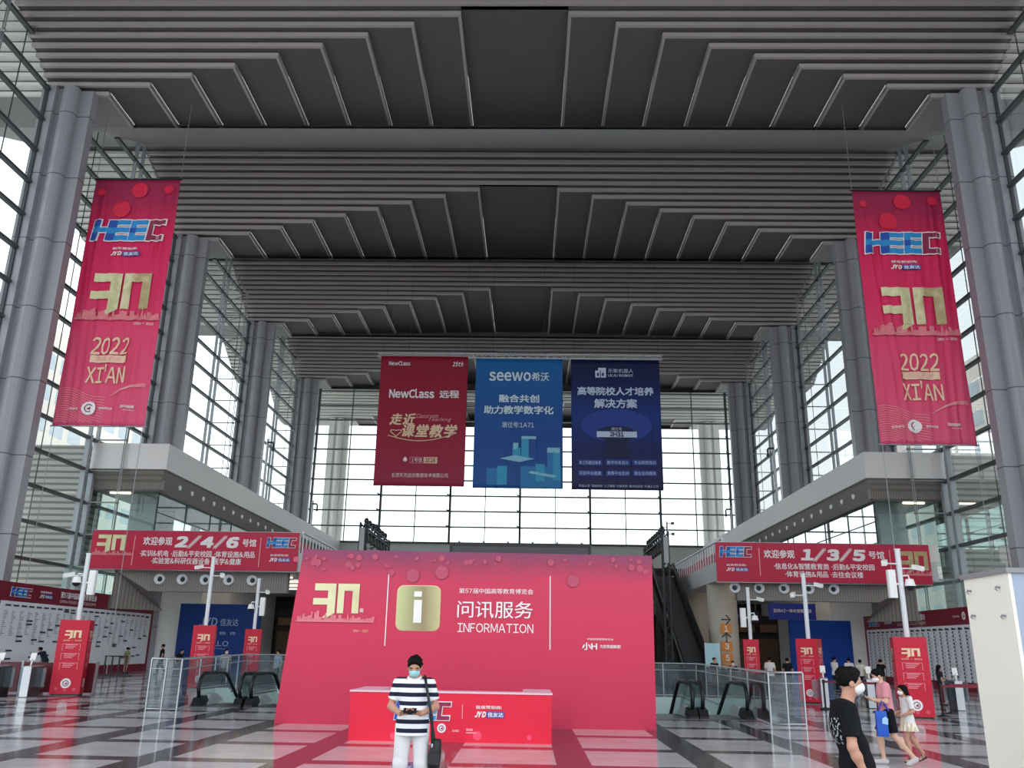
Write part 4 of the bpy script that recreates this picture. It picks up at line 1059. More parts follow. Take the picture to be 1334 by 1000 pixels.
def rail(name, pts, h, label, posts, glassm=None, group='glass balustrades round the escalator wells'):
    """glass balustrade along a polyline on the floor, top rail, lower rail and posts"""
    t = thing(name, label, 'railing', (pts[0][0], pts[0][1], 0), 0, group); ox, oy = pts[0]
    P = [(x - ox, y - oy) for x, y in pts]
    for (xa, ya), (xb, yb) in zip(P, P[1:]):
        g = MB(); g.poly([(xa, ya, .06), (xb, yb, .06), (xb, yb, h - .06), (xa, ya, h - .06)]); g.build('glass_panel', glassm or M['rail_glass'], t)
    b = MB(); b.tube([(x, y, h) for x, y in P], .035, 8); b.build('top_rail', M['steel'], t)
    b = MB(); b.tube([(x, y, h - .28) for x, y in P], .018, 6); b.build('lower_rail', M['steel'], t)
    b = MB(); b.tube([(x, y, .04) for x, y in P], .03, 6); b.build('base_channel', M['steel'], t)
    for (xa, ya), (xb, yb), n in zip(P, P[1:], posts):
        for k in range(n + 1):
            if k == n and (xb, yb) != P[-1]: continue
            q = k / n; x, y = xa + (xb - xa) * q, ya + (yb - ya) * q
            c = MB(); c.box(x - .018, x + .018, y - .03, y + .03, 0, h); c.build('post', M['steel'], t)
    return t
rail('glass_railing', [(-9.85, 26.2), (-8.95, 26.2), (-12.0, 42), (-5.4, 42), (-5.4, 28.4)], 1.42, 'glass railing round the left escalator well', (2, 5, 3, 4))
rail('glass_railing', [(8.66, 24.9), (7.72, 24.9), (8.6, 40.2), (4.2, 40.2), (4.2, 27)], 1.36, 'glass railing round the right escalator well', (2, 5, 3, 4))

def escalator_up():
    t = thing('escalator', 'dark escalator climbing to the right balcony behind the backdrop', 'escalator', (11.5, 55.0, 0), 0)
    L, z1 = 13.2, 7.4; sl = z1 / L; yt = L + 5
    for s in (-1, 1):
        x = s * .85
        g = MB(); pts = [(-1.0, -.0), (0, 0), (L, z1), (yt, z1), (yt, z1 - 1.3), (L, z1 - 1.3), (1.6, 0)]
        g.plate([(0, 0)], 0, 0) if False else None
        A = [(x - .06, y, z) for y, z in pts]; Bq = [(x + .06, y, z) for y, z in pts]; n = len(pts)
        g.add(A + Bq, [tuple(range(n)), tuple(range(2 * n - 1, n - 1, -1))] + [(i, (i + 1) % n, n + (i + 1) % n, n + i) for i in range(n)]); g.build('side_truss', M['blackmetal'], t)
        g = MB(); g.poly([(x, -.8, .1), (x, 0, .1), (x, L, z1 + .1), (x, yt, z1 + .1), (x, yt, z1 + .95), (x, L, z1 + .95), (x, 0, .95), (x, -.8, .95)]); g.build('balustrade', mat('smoked_glass', '#14161a', .1), t)
        b = MB(); b.tube([(x, -.8, .1), (x, -1.1, .5), (x, -.8, .97), (x, 0, 1.0), (x, L, z1 + 1.0), (x, yt, z1 + 1.0)], .09, 8); b.build('handrail', M['black'], t)
    b = MB()
    for k in range(33): y = k * .4; z = y * sl; b.box(-.78, .78, y, y + .42, z - .2, z + .03)
    b.build('steps', mat('dark_tread', '#26282b', .5, .3), t)
    b = MB(); b.poly([(-.85, 1.6, 0), (.85, 1.6, 0), (.85, L, z1 - 1.3), (-.85, L, z1 - 1.3)]); b.build('underside', M['blackmetal'], t)
    b = MB(); b.box(-.85, .85, L, yt, z1 - 1.3, z1); b.build('landing', M['blackmetal'], t)
    for ya, za in ((4.0, 1.3), (10.2, 4.4)):
        b = MB(); b.box(-.8, .8, ya, ya + .25, 0, za); b.build('support_frame', M['blackmetal'], t)
escalator_up()

# ================================================================== stage: screen and lighting gantries behind the backdrop
def gantry(x, y0, y1, h, label):
    t = thing('lighting_gantry', label, 'gantry', (x, (y0 + y1) / 2, 0), 0, 'black lighting gantries behind the backdrop'); L = (y1 - y0) / 2
    for s in (-1, 1):
        b = MB()
        for dx in (-.15, .15):
            for dy in (-.15, .15): b.cyl((dx, s * L + dy, 0), (dx, s * L + dy, h), .04, n=6)
        for k in range(int(h / .4)):
            z = k * .4; u = .15 if k % 2 else -.15
            b.cyl((-u, s * L - .15, z), (u, s * L - .15, z + .4), .025, n=5); b.cyl((-u, s * L + .15, z), (u, s * L + .15, z + .4), .025, n=5)
            b.cyl((-.15, s * L - u, z), (-.15, s * L + u, z + .4), .025, n=5); b.cyl((.15, s * L - u, z), (.15, s * L + u, z + .4), .025, n=5)
        b.build('tower', M['blackmetal'], t)
        c = MB(); c.box(-.12, .12, s * L - .24, s * L - .18, h - 1.6, h - .3); c.build('tower_sleeve', M['greycap'], t)
    b = MB()
    for dx in (-.15, .15):
        for z in (h - .4, h - .1): b.cyl((dx, -L, z), (dx, L, z), .04, n=6)
    for k in range(int(2 * L / .4)):
        y = -L + .4 * k; u = .15 if k % 2 else -.15
        b.cyl((-.15, y, h - .25 - u), (-.15, y + .4, h - .25 + u), .025, n=5); b.cyl((.15, y, h - .25 - u), (.15, y + .4, h - .25 + u), .025, n=5); b.cyl((-u, y, h - .4), (u, y + .4, h - .4), .025, n=5)
    b.build('beam', M['blackmetal'], t)
    for k in range(7):
        y = -L + .7 + k * (2 * L - 1.4) / 6
        l = MB(); l.box(-.1, .1, y - .12, y + .12, h - .08, h + .02); l.ell((0, y, h + .16), (.13, .13, .17), 10, 6); l.build('moving_head_lamp', M['black'], t)
        l = MB(); l.cyl((0, y, h - .42), (.05, y - .05, h - .85), .13, .16, 10); l.build('spot_lamp', M['black'], t)
gantry(-7.35, 44, 51.5, 7.95, 'black lighting gantry rising behind the left half of the backdrop')
gantry(8.1, 44.5, 51.5, 7.75, 'black lighting gantry rising behind the right edge of the backdrop')
def stage_screen():
    t = thing('stage_screen', 'wide black screen whose top edge shows above the backdrop', 'screen', (.65, 48, 0))
    b = MB(); b.box(-3.9, 3.9, 0, .5, .8, 7.45); b.build('cabinet', M['blackmetal'], t)
    b = MB(); b.box(-3.75, 3.75, -.03, 0, 1.0, 7.25); b.build('display', mat('dark_display', '#0b1013', .15), t)
    for k in range(6): l = MB(); l.ell((-3.4 + 1.36 * k, .1, 7.5), (.07, .07, .07), 8, 5); l.build('clamp', M['rod'], t)
    b = MB(); b.box(-3.9, 3.9, -.4, .9, 0, .8); b.build('base', M['black'], t)
stage_screen()
def pole_with_cameras(x, y, zb, h, label):
    t = thing('camera_pole', label, 'camera', (x, y, zb))
    b = MB(); b.cyl((0, 0, 0), (0, 0, h), .07, n=8); b.build('pole', M['greycap'], t)
    for s, z in ((-1, h - .5), (1, h - .15), (1, h - 1.1)):
        c = MB(); c.cyl((0, 0, z), (s * .5, 0, z), .03, n=6); c.box(s * .5 - .12, s * .5 + .12, -.25, .1, z - .1, z + .1); c.build('camera_housing', M['coldark'], t)
pole_with_cameras(13.5, 77.8, 7.45, 5.6, 'thin pole with small cameras at the far end of the right balcony')
pole_with_cameras(-13.5, 77.8, 7.45, 3.0, 'short pole with small cameras at the far end of the left balcony')
def goose_pipe(x, y, zb, h, s, label):
    t = thing('downpipe', label, 'pipe', (x, y, zb), 0, 'pale pipes in front of the columns')
    b = MB(); b.cyl((0, 0, 0), (0, 0, h), .13, n=10); b.build('pipe', M['post'], t)
    b = MB(); b.tube([(0, -.1, h - .4), (s * .5, -.1, h - .4), (s * .62, -.1, h - .55), (s * .62, -.1, h - 1.1)], .1, 8); b.ell((s * .62, -.1, h - 1.15), (.16, .16, .16), 8, 6); b.build('camera_bracket', M['coldark'], t)
goose_pipe(-25.4, 84.2, 14.8, 7.0, 1, 'pale pole with a bracket beside the third left column'); goose_pipe(25.4, 84.2, 14.8, 7.0, -1, 'pale pole with a bracket beside the third right column')
goose_pipe(-25.4, 104, 14.8, 4.0, 1, 'pale pole with a bracket beside the fourth left column'); goose_pipe(25.4, 104, 14.8, 4.0, -1, 'pale pole with a bracket beside the fourth right column')

# ================================================================== turnstiles, stanchions, barrier
def turnstile(x, y, rz, label, group, dark=True):
    t = thing('turnstile', label, 'turnstile', (x, y, 0), rz, group)
    b = MB(); b.box(-.12, .12, -.75, .75, 0, .98, None, .05); b.build('cabinet', mat('turnstile_body', '#4a4f52', .3, .4) if dark else M['steel'], t)
    b = MB(); b.box(-.14, .14, -.78, .78, .98, 1.02, None, .05); b.build('lid', M['steel'], t)
    b = MB(); b.box(-.125, .125, -.79, -.74, .02, 1.0); b.build('end_post', M['post'], t)
    for s in (-1, 1):
        g = MB(); g.box(min(s * .12, s * .42), max(s * .12, s * .42), -.02, .0, .3, .95); g.build('wing', M['rail_glass'], t)
    b = MB(); T = Matrix.Translation((0, -.45, 1.02)) @ Matrix.Rotation(-.5, 4, 'X'); b.box(-.02, .02, -.02, .02, 0, .25, T); b.box(-.09, .09, -.02, .01, .2, .48, T); b.build('reader', M['white'], t)
    return t
turn_first = turnstile(-17.3, 31.4, .25, 'grey turnstile at the left edge, second from the totem', 'turnstiles on the left')
clone(turn_first, 'grey turnstile at the left edge, next to the totem', (-16.35, 31.7, 0), .25, 'turnstiles on the left'); 
clone(turn_first, 'grey turnstile cut by the left picture edge', (-18.3, 31.2, 0), .25, 'turnstiles on the left')
for k, (x, y, lb) in enumerate(((12.15, 34.0, 'grey turnstile left of the man in pink, beside the edge-on totem'), (13.9, 34.2, 'grey turnstile behind the girl, left of the big right totem'), (15.55, 33.6, 'grey turnstile right of the big right totem'), (16.9, 33.8, 'grey turnstile in the middle behind the belted stanchions'), (18.2, 33.9, 'grey turnstile nearest the cream pillar'))):
    clone(turn_first, lb, (x, y, 0), -.28, 'turnstiles on the right')
def red_fence():
    t = thing('partition', 'low dark red glass partition behind the left turnstiles', 'partition', (-16.9, 33.4, 0))
    for k in range(3):
        b = MB(); b.box(-2.2 + k * 1.4, -.9 + k * 1.4, 0, .04, .05, 1.1); b.build('panel', mat('wine_panel', '#5d1f2a', .25), t)
    for k in range(4): b = MB(); b.box(-2.26 + k * 1.4, -2.2 + k * 1.4 + .02, -.03, .07, 0, 1.15); b.build('post', M['steel'], t)
red_fence()
def stanchion(x, y, label, group='belt stanchions by the right turnstiles'):
    t = thing('stanchion', label, 'stanchion', (x, y, 0), 0, group)
    b = MB(); b.cyl((0, 0, 0), (0, 0, .03), .2, n=16); b.cyl((0, 0, .03), (0, 0, .06), .19, .06, 16); b.build('base', M['black'], t)
    b = MB(); b.cyl((0, 0, .05), (0, 0, .98), .035, n=10); b.build('post', M['black'], t)
    b = MB(); b.cyl((0, 0, .86), (0, 0, .99), .05, n=10); b.build('belt_head', M['black'], t)
    return t
SP = [(11.7, 32.6), (13.1, 31.4), (14.55, 29.8), (16.05, 29.7), (15.5, 31.3), (16.9, 31.2)]
SL = ['black stanchion left of the man in pink', 'black stanchion between the man in pink and the girl', 'black stanchion just right of the big red totem', 'front black stanchion nearest the cream pillar', 'rear black stanchion between the two front ones', 'rear black stanchion half hidden by the cream pillar']
st0 = stanchion(SP[0][0], SP[0][1], SL[0])
for p, l in zip(SP[1:], SL[1:]): clone(st0, l, (p[0], p[1], 0), None, 'belt stanchions by the right turnstiles')
for i, j, l in ((2, 3, 'dark red belt stretched between the two front stanchions'), (4, 5, 'dark red belt stretched between the two rear stanchions'), (0, 1, 'dark red belt stretched behind the man in pink')):
    (xa, ya), (xb, yb) = SP[i], SP[j]; d = Vector((xb - xa, yb - ya, 0)).normalized() * .05
    xa += d.x; ya += d.y; xb -= d.x; yb -= d.y; n = Vector((-d.y, d.x, 0)) * .08
    b = MB(); b.add([(xa - n.x, ya - n.y, .89), (xb - n.x, yb - n.y, .89), (xb - n.x, yb - n.y, .96), (xa - n.x, ya - n.y, .96), (xa + n.x, ya + n.y, .89), (xb + n.x, yb + n.y, .89), (xb + n.x, yb + n.y, .96), (xa + n.x, ya + n.y, .96)], [(0, 1, 2, 3), (7, 6, 5, 4), (0, 4, 5, 1), (3, 2, 6, 7), (1, 5, 6, 2), (0, 3, 7, 4)])
    tag(b.build('barrier_belt', M['deepred']), l, 'belt', 'retractable belts')
def black_barrier():
    t = thing('barrier', 'black floor barrier with four uprights in front of the left board', 'barrier', (-22.6, 51.5, 0), .2)
    for k in range(4): b = MB(); b.box(-.6 + .38 * k, -.53 + .38 * k, -.04, .04, .06, 1.12); b.build('upright', M['black'], t)
    b = MB(); b.box(-.62, .63, -.04, .04, 1.06, 1.13); b.build('top_bar', M['black'], t); b = MB(); b.box(-.9, .9, -.25, .25, 0, .07); b.build('base', M['black'], t)
black_barrier()

# ================================================================== cream pillar unit in the right foreground
def cream_unit():
    t = thing('service_pillar', 'tall cream metal pillar with a grey cap at the right edge', 'pillar', (5.6, 8.19, 0))
    w, d, h = 1.0, .84, 2.60
    b = MB(); b.box(0, .03, 0, d, .05, h); b.build('side_panel', M['cream'], t)
    b = MB(); b.box(.03, w, .0, .03, .05, h); b.build('front_panel', M['pillar_shade'], t)
    b = MB(); b.box(.03, w, .03, d, .05, h - .01); b.build('core', M['cream'], t)
    b = MB(); b.box(-.025, w + .02, -.025, d + .025, h, h + .045); b.build('cap', M['greycap'], t)
    b = MB(); b.box(.02, w - .02, .02, d - .02, 0, .05); b.build('plinth', M['dark'], t)
    for y, z in ((.72, h - .12), (.17, h - .12), (.70, h - .36), (.14, h - .38)):
        k = MB(); k.cyl((0, y, z), (-.03, y, z), .010, n=8); k.tube([(-.03, y, z + .012), (-.045, y + .004, z - .015), (-.03, y - .004, z - .03)], .008, 6); k.build('hook', M['greycap'], t)
cream_unit()

def poster_stand():
    t = thing('poster_stand', 'pale teal poster stand left of the round column with the direction signs', 'poster', (11.45, 50.5, 0))
    b = MB(); b.box(-.38, .38, 0, .05, .3, 2.35); b.build('panel', mat('teal_poster', '#a8cfd6', .5, 0, .3, .25, 3), t)
    b = MB(); b.box(-.42, .42, -.2, .25, 0, .05); b.build('base', M['steel'], t)
    for s in (-1, 1): b = MB(); b.box(s * .4 - .02, s * .4 + .02, 0, .05, .05, 2.38); b.build('upright', M['steel'], t)
poster_stand()
# ================================================================== people: every body and garment is one continuous surface
class Field:
    """distance field on a grid; smooth unions of tapered limbs and ellipsoids, then a surface drawn through it"""
    def __init__(s, lo, hi, h):
        s.lo = np.array(lo, float); s.h = h; s.n = np.ceil((np.array(hi) - s.lo) / h).astype(int) + 1
        s.F = np.full(s.n, .12, np.float32)
    def sub(s, lo, hi):
        a = np.clip(np.floor((np.array(lo) - s.lo) / s.h).astype(int), 0, s.n); b = np.clip(np.ceil((np.array(hi) - s.lo) / s.h).astype(int) + 1, 0, s.n)
        sl = tuple(slice(i, j) for i, j in zip(a, b))
        ax = [s.lo[k] + s.h * np.arange(a[k], b[k]) for k in range(3)]
        return sl, np.meshgrid(*ax, indexing='ij')
    def union(s, sl, d, k):
        f = s.F[sl]; d = d.astype(np.float32)
        if k > 0:
            t = np.clip(.5 + .5 * (f - d) / k, 0, 1); s.F[sl] = f * (1 - t) + d * t - k * t * (1 - t)
        else: s.F[sl] = np.minimum(f, d)
    def limb(s, a, b, ra, rb, k=.02, cut=None):
        """tapered round limb from a to b; cut: flat ends"""
        a = np.array(a, float); b = np.array(b, float); r = max(ra, rb) + .06
        sl, (X, Y, Z) = s.sub(np.minimum(a, b) - r, np.maximum(a, b) + r)
        if X.size == 0: return s
        ab = b - a; L = max(float(ab @ ab), 1e-9)
        t0 = ((X - a[0]) * ab[0] + (Y - a[1]) * ab[1] + (Z - a[2]) * ab[2]) / L; t = np.clip(t0, 0, 1)
        d = np.sqrt((X - a[0] - ab[0] * t) ** 2 + (Y - a[1] - ab[1] * t) ** 2 + (Z - a[2] - ab[2] * t) ** 2) - (ra + (rb - ra) * t)
        if cut: d = np.maximum(d, (t0 - 1) * math.sqrt(L))
        s.union(sl, d, k); return s
    def ell(s, c, r, k=.02, R=None):
        c = np.array(c, float); r = np.array(r, float); m = r.max() + .06
        sl, (X, Y, Z) = s.sub(c - m, c + m)
        if X.size == 0: return s
        X, Y, Z = X - c[0], Y - c[1], Z - c[2]
        if R is not None:      # rows of R: local axes
            X, Y, Z = (R[0][0] * X + R[0][1] * Y + R[0][2] * Z, R[1][0] * X + R[1][1] * Y + R[1][2] * Z, R[2][0] * X + R[2][1] * Y + R[2][2] * Z)
        q = np.sqrt((X / r[0]) ** 2 + (Y / r[1]) ** 2 + (Z / r[2]) ** 2); g = np.sqrt((X / r[0] ** 2) ** 2 + (Y / r[1] ** 2) ** 2 + (Z / r[2] ** 2) ** 2) + 1e-6
        s.union(sl, q * (q - 1) / g, k); return s
    def clip(s, p, n):
        """keep what lies behind the plane through p with outward normal n"""
        _, (X, Y, Z) = s.sub(s.lo, s.lo + s.h * s.n); n = np.array(n, float); n /= np.linalg.norm(n)
        X, Y, Z = X[:s.n[0], :s.n[1], :s.n[2]], Y[:s.n[0], :s.n[1], :s.n[2]], Z[:s.n[0], :s.n[1], :s.n[2]]
        s.F = np.maximum(s.F, ((X - p[0]) * n[0] + (Y - p[1]) * n[1] + (Z - p[2]) * n[2]).astype(np.float32)); return s
    def mesh(s, name):
        F = s.F; F = np.pad(F, 1, constant_values=.1); lo = s.lo - s.h
        I = F < 0; nx, ny, nz = F.shape
        c = np.zeros((nx - 1, ny - 1, nz - 1), np.int8)
        for i in (0, 1):
            for j in (0, 1):
                for k in (0, 1): c += I[i:nx - 1 + i, j:ny - 1 + j, k:nz - 1 + k]
        act = (c > 0) & (c < 8); idx = -np.ones(act.shape, int); P = np.argwhere(act); idx[act] = np.arange(len(P))
        acc = np.zeros((len(P), 3)); cnt = np.zeros(len(P))
        cor = [(i, j, k) for i in (0, 1) for j in (0, 1) for k in (0, 1)]
        val = {o: F[P[:, 0] + o[0], P[:, 1] + o[1], P[:, 2] + o[2]].astype(float) for o in cor}
        for o in cor:
            for ax in range(3):
                if o[ax]: continue
                q = list(o); q[ax] = 1; q = tuple(q); a, b = val[o], val[q]; m = (a < 0) != (b < 0)
                t = np.where(m, a / np.where(m, a - b, 1), 0); e = np.tile(np.array(o, float), (len(P), 1)); e[:, ax] += t
                acc[m] += e[m]; cnt[m] += 1
        V = lo + s.h * (P + acc / np.maximum(cnt, 1)[:, None])
        Q = []
        for ax in range(3):
            b, d = [(1, 2), (2, 0), (0, 1)][ax]
            a0 = [slice(None)] * 3; a1 = [slice(None)] * 3; a0[ax] = slice(0, -1); a1[ax] = slice(1, None)
            f0, f1 = I[tuple(a0)], I[tuple(a1)]
            for w, flip in ((f0 & ~f1, False), (~f0 & f1, True)):
                E = np.argwhere(w)
                E = E[(E[:, b] > 0) & (E[:, d] > 0) & (E[:, b] < F.shape[b] - 1) & (E[:, d] < F.shape[d] - 1)]
                if not len(E): continue
                g = []
                for db, dd in ((-1, -1), (0, -1), (0, 0), (-1, 0)):
                    T = E.copy(); T[:, b] += db; T[:, d] += dd; g.append(idx[T[:, 0], T[:, 1], T[:, 2]])
                q = np.stack(g if not flip else g[::-1], 1); Q.append(q[(q >= 0).all(1)])
        Q = np.concatenate(Q)
        me = bpy.data.meshes.new(name); me.from_pydata(V.tolist(), [], Q.tolist()); me.polygons.foreach_set('use_smooth', [True] * len(Q)); me.update()
        return me

def v3(*a): return np.array(a, float)
def unit(v): v = np.array(v, float); return v / (np.linalg.norm(v) + 1e-9)

BASE = dict(pel=(0, 0, .93), wai=(0, 0, 1.06), che=(0, 0, 1.26), nec=(0, .015, 1.425), hea=(0, -.012, 1.575),
            hipL=(.09, 0, .90), kneL=(.10, -.015, .50), ankL=(.10, .02, .085), toeL=(.125, -.13, .03),
            hipR=(-.09, 0, .90), kneR=(-.10, -.015, .50), ankR=(-.10, .02, .085), toeR=(-.125, -.13, .03),
            shoL=(.175, .01, 1.375), elbL=(.235, .03, 1.10), wriL=(.235, -.03, .87), palL=(.232, -.045, .79),
            shoR=(-.175, .01, 1.375), elbR=(-.235, .03, 1.10), wriR=(-.235, -.03, .87), palR=(-.232, -.045, .79))

def face_frame(look):
    f = unit(look); r = unit(np.cross(f, (0, 0, 1))); u = np.cross(r, f); return r, f, u      # r: person's right

def torso(F, J, g=0., k=.05, wide=1.):
    """trunk built from pelvis, belly, chest and shoulder masses; g: how far a garment stands off"""
    F.ell(J['pel'], (.150 * wide + g, .112 * wide + g, .125 + g), k); F.ell(J['wai'] + v3(0, -.008, 0), (.138 * wide + g, .108 * wide + g, .16), k)
    F.ell(J['che'], (.158 * wide + g, .112 * wide + g, .185 + g * .6), k)
    m = (J['shoL'] + J['shoR']) / 2
    F.limb(J['shoL'] * .92 + m * .08, J['shoR'] * .92 + m * .08, .058 + g * .7, .058 + g * .7, k)

def hand(F, J, s, side, k, curl=.35):
    """palm and five unequal fingers; the thumb leaves the side of the palm near the wrist"""
    w, p = J['wri' + side], J['pal' + side]; d = unit(p - w); L = .072
    n = J.get('nor' + side); n = unit(n) if n is not None else unit(np.cross(d, (0, 1, 0)) + 1e-3)
    a = unit(np.cross(n, d))            # across the palm
    th = J.get('thu' + side, 1)
    c = w + d * .045
    R = np.array([a, n, d]); F.ell(c, (.040, .017, .052), k, R)
    for i, (o, l, r) in enumerate(((-.030, .060, .0085), (-.010, .070, .009), (.011, .066, .009), (.030, .052, .008))):
        b = w + d * .088 + a * o * 1.0
        q1 = unit(d + n * curl + a * o * 1.5); m = b + q1 * l * .5; q2 = unit(d + n * curl * 2.4 + a * o); F.limb(b, m, r, r * .95, .006); F.limb(m, m + q2 * l * .5, r * .95, r * .8, .004)
    b = w + d * .025 - a * th * .032; q = unit(d * .75 - a * th * .75 + n * .3); F.limb(b, b + q * .034, .0115, .010, .008); F.limb(b + q * .034, b + q * .034 + unit(d + n * .4 - a * th * .25) * .028, .010, .008, .005)

def person(name, label, loc, rz, pose, H=1.68, h=.010, look=(0, -1, 0), top='tee', topm=None, bottom='trousers', botm=None, sleeve=.62, hem=.80, shoe=None, hairlen=0, mask=None,
           fingers=True, group=None, collar=None, skin=None, wide=1., legcut=None, shoes='shoe', hairm=None):
    sc = H / 1.70
    J = {k: np.array(v, float) for k, v in BASE.items()}
    for k, v in pose.items(): J[k] = np.array(v, float) if not np.isscalar(v) else v
    t = tag(link(name, None, None, loc, rz), label, 'person', group); t.scale = (sc, sc, sc)
    P = np.array([v for k, v in J.items() if isinstance(v, np.ndarray) and k[:3] not in ('nor',)]); lo, hi = P.min(0) - .22, P.max(0) + .24; lo[2] = -.02
    skin = skin or M['skin']; r, f, u = face_frame(look); hc = J['hea']; RR = np.array([r, f, u])
    def put(fn, nm, m, hh=None, box=None):
        F = Field(box[0] if box else lo, box[1] if box else hi, hh or h); fn(F); me = F.mesh(nm); me.materials.append(m); return link(nm, me, t)
    def body(F):
        torso(F, J, 0, .05, wide)
        F.limb(J['nec'] - v3(0, 0, .03), hc - u * .05 - f * .01, .056, .052, .03)
        F.ell(hc + u * .022 - f * .008, (.075, .094, .092), .02, RR); F.ell(hc - u * .045 + f * .022, (.058, .066, .068), .03, RR)
        F.ell(hc + f * .092 - u * .022, (.013, .018, .024), .015, RR); F.ell(hc + f * .072 + u * .012, (.055, .018, .016), .02, RR)   # nose, brow
        for s in (-1, 1): F.ell(hc + r * s * .076 - f * .008 - u * .012, (.011, .022, .032), .008, RR)
        for s in 'LR':
            F.limb(J['sho' + s], J['elb' + s], .050 * wide, .039, .03); F.limb(J['elb' + s], J['wri' + s], .041, .027, .02)
            F.ell(J['elb' + s] * .7 + J['wri' + s] * .3, (.040, .040, .040), .03)
            if fingers: hand(F, J, 1, s, .012, J.get('curl' + s, .35))
            else:
                d = unit(J['pal' + s] - J['wri' + s]); F.ell(J['wri' + s] + d * .06, (.03, .03, .06), .02); F.limb(J['wri' + s] + d * .08, J['wri' + s] + d * .15, .022, .014, .01)
            F.limb(J['hip' + s], J['kne' + s], .084 * wide, .054, .03); F.limb(J['kne' + s], J['ank' + s], .054, .035, .02)
            kn, an = J['kne' + s], J['ank' + s]; F.ell(kn * .68 + an * .32 + v3(0, .018, 0), (.052, .056, .11), .03)
            F.limb(J['ank' + s] - v3(0, 0, .02), J['toe' + s], .040, .030, .02)
    put(body, 'body', skin)
    # hair
    def hair(F):
        F.ell(hc + u * .034 - f * .016, (.086, .104, .094), .01, RR); F.ell(hc + u * .075 + f * .03, (.07, .06, .05), .02, RR)
        if hairlen:
            b = hc - f * .085
            F.limb(hc + u * .02 - f * .05, b - u * .10, .075, .065, .03); F.limb(b - u * .10, b - u * (.10 + hairlen) - f * .03, .065, .04, .03)
            for s in (-1, 1): F.limb(hc + r * s * .075 + u * .02, hc + r * s * .07 - u * .1 - f * .03, .024, .02, .01)
        rh = random.Random(2)
        for q in range(46):        # tufts
            e = unit((rh.uniform(-1, 1), rh.uniform(-1.1, .55), rh.uniform(-.1, 1))); p = hc + u * .034 - f * .016 + r * e[0] * .083 + f * -(-e[1]) * .098 + u * e[2] * .092
            F.ell(p, (rh.uniform(.010, .02), rh.uniform(.012, .024), rh.uniform(.010, .018)), .008, RR)
        F.clip(hc + f * .062 + u * .045, f * 1.0 - u * .62)
        if not hairlen: F.clip(hc - u * .055, -u - f * .25)
    put(hair, 'hair', hairm or M['hair'], min(h, .009), (hc - .26 - np.array([0, 0, hairlen]), hc + .24))
    # eyes and brows
    for s in (-1, 1):
        c = hc + f * .082 + r * s * .032 + u * .004
        b = MB(); b.ell((0, 0, 0), (.013, .006, .006), 10, 6); T = Matrix(((r[0], f[0], u[0], c[0]), (r[1], f[1], u[1], c[1]), (r[2], f[2], u[2], c[2]), (0, 0, 0, 1)))
        e = MB(); e.v = [tuple(T @ Vector(p)) for p in b.v]; e.f = b.f; e.sm = b.sm; e.build('eye', M['black'], t)
        b = MB(); b.box(-.02, .02, -.004, .008, .018, .025); e = MB(); e.v = [tuple(T @ Vector(p)) for p in b.v]; e.f = b.f; e.sm = b.sm; e.build('eyebrow', M['hair'], t)
    if mask:
        def mk(F):
            F.ell(hc - u * .045 + f * .034, (.064, .074, .060), .01, RR); F.ell(hc + f * .092 - u * .036, (.022, .028, .034), .03, RR)
            F.clip(hc + f * .018, -f); F.clip(hc - u * .012, u - f * .12)
        put(mk, 'face_mask', mask, min(h, .007), (hc - .16, hc + .18))
        for s in (-1, 1):
            b = MB(); b.tube([hc + r * s * .060 + f * .03 - u * .03, hc + r * s * .080 + f * .0 - u * .0, hc + r * s * .083 - f * .015 + u * .005], .003, 5); b.build('mask_loop', mask, t)
    # top
    hm = hem
    def shirt(F):
        torso(F, J, .020, .05, wide)
        if hm < .84: F.limb(J['pel'] + v3(.045, 0, 0), v3(J['pel'][0] + .05, J['pel'][1], hm - .1), .138 * wide, .142 * wide, .04); F.limb(J['pel'] - v3(.045, 0, 0), v3(J['pel'][0] - .05, J['pel'][1], hm - .1), .138 * wide, .142 * wide, .04)
        for s in 'LR':
            a, b = J['sho' + s], J['elb' + s]
            if sleeve > 1:
                F.limb(a, b, .066, .055, .03); w = J['wri' + s]; F.limb(b, b + (w - b) * (sleeve - 1), .055, .046, .02, True)
            else: F.limb(a, a + (b - a) * sleeve, .066 * wide, .066, .03, True)
        F.clip((0, 0, hm), (0, 0, -1)); F.clip(J['nec'] + v3(0, 0, .018), (0, -.45, 1))
    if top: put(shirt, 'shirt', topm)
    if collar:
        b = MB(); n = J['nec']; rg = []
        for z, q in ((-.03, .085), (.03, .064), (.036, .070), (.01, .09), (-.045, .118)):
            rg.append([(n[0] + q * math.sin(a) * 1.0, n[1] + .005 - q * math.cos(a) * .95 - .012, n[2] + z - .03 * math.cos(a) + .005) for a in [2 * PI * i / 20 for i in range(20)]])
        b.loft(rg, caps=False); b.build('collar', collar, t)
        b = MB(); b.add([(n[0] - .03, n[1] - .100, n[2] - .02), (n[0] + .03, n[1] - .100, n[2] - .02), (n[0] + .012, n[1] - .143, n[2] - .13), (n[0] - .012, n[1] - .143, n[2] - .13)], [(0, 1, 2, 3)]); b.build('placket', collar, t)
    # bottom
    if bottom in ('trousers', 'shorts'):
        q = 1.9 if bottom == 'trousers' else .86
        def trou(F):
            F.ell(J['pel'], (.150 * wide + .014, .112 * wide + .014, .125), .04); F.ell(J['wai'] - v3(0, 0, .05), (.140 * wide + .008, .108 * wide + .008, .1), .04)
            for s in 'LR':
                a, b, c = J['hip' + s], J['kne' + s], J['ank' + s]; ww = .100 * wide
                if q > 1: F.limb(a, b, ww, .082, .03); F.limb(b, b + (c - b) * (q - 1), .082, .070, .03, True)
                else: F.limb(a, a + (b - a) * q, ww, .088, .02, True)
            F.clip((0, 0, max(J['wai'][2] + .02, hm + .04)), (0, 0, 1))
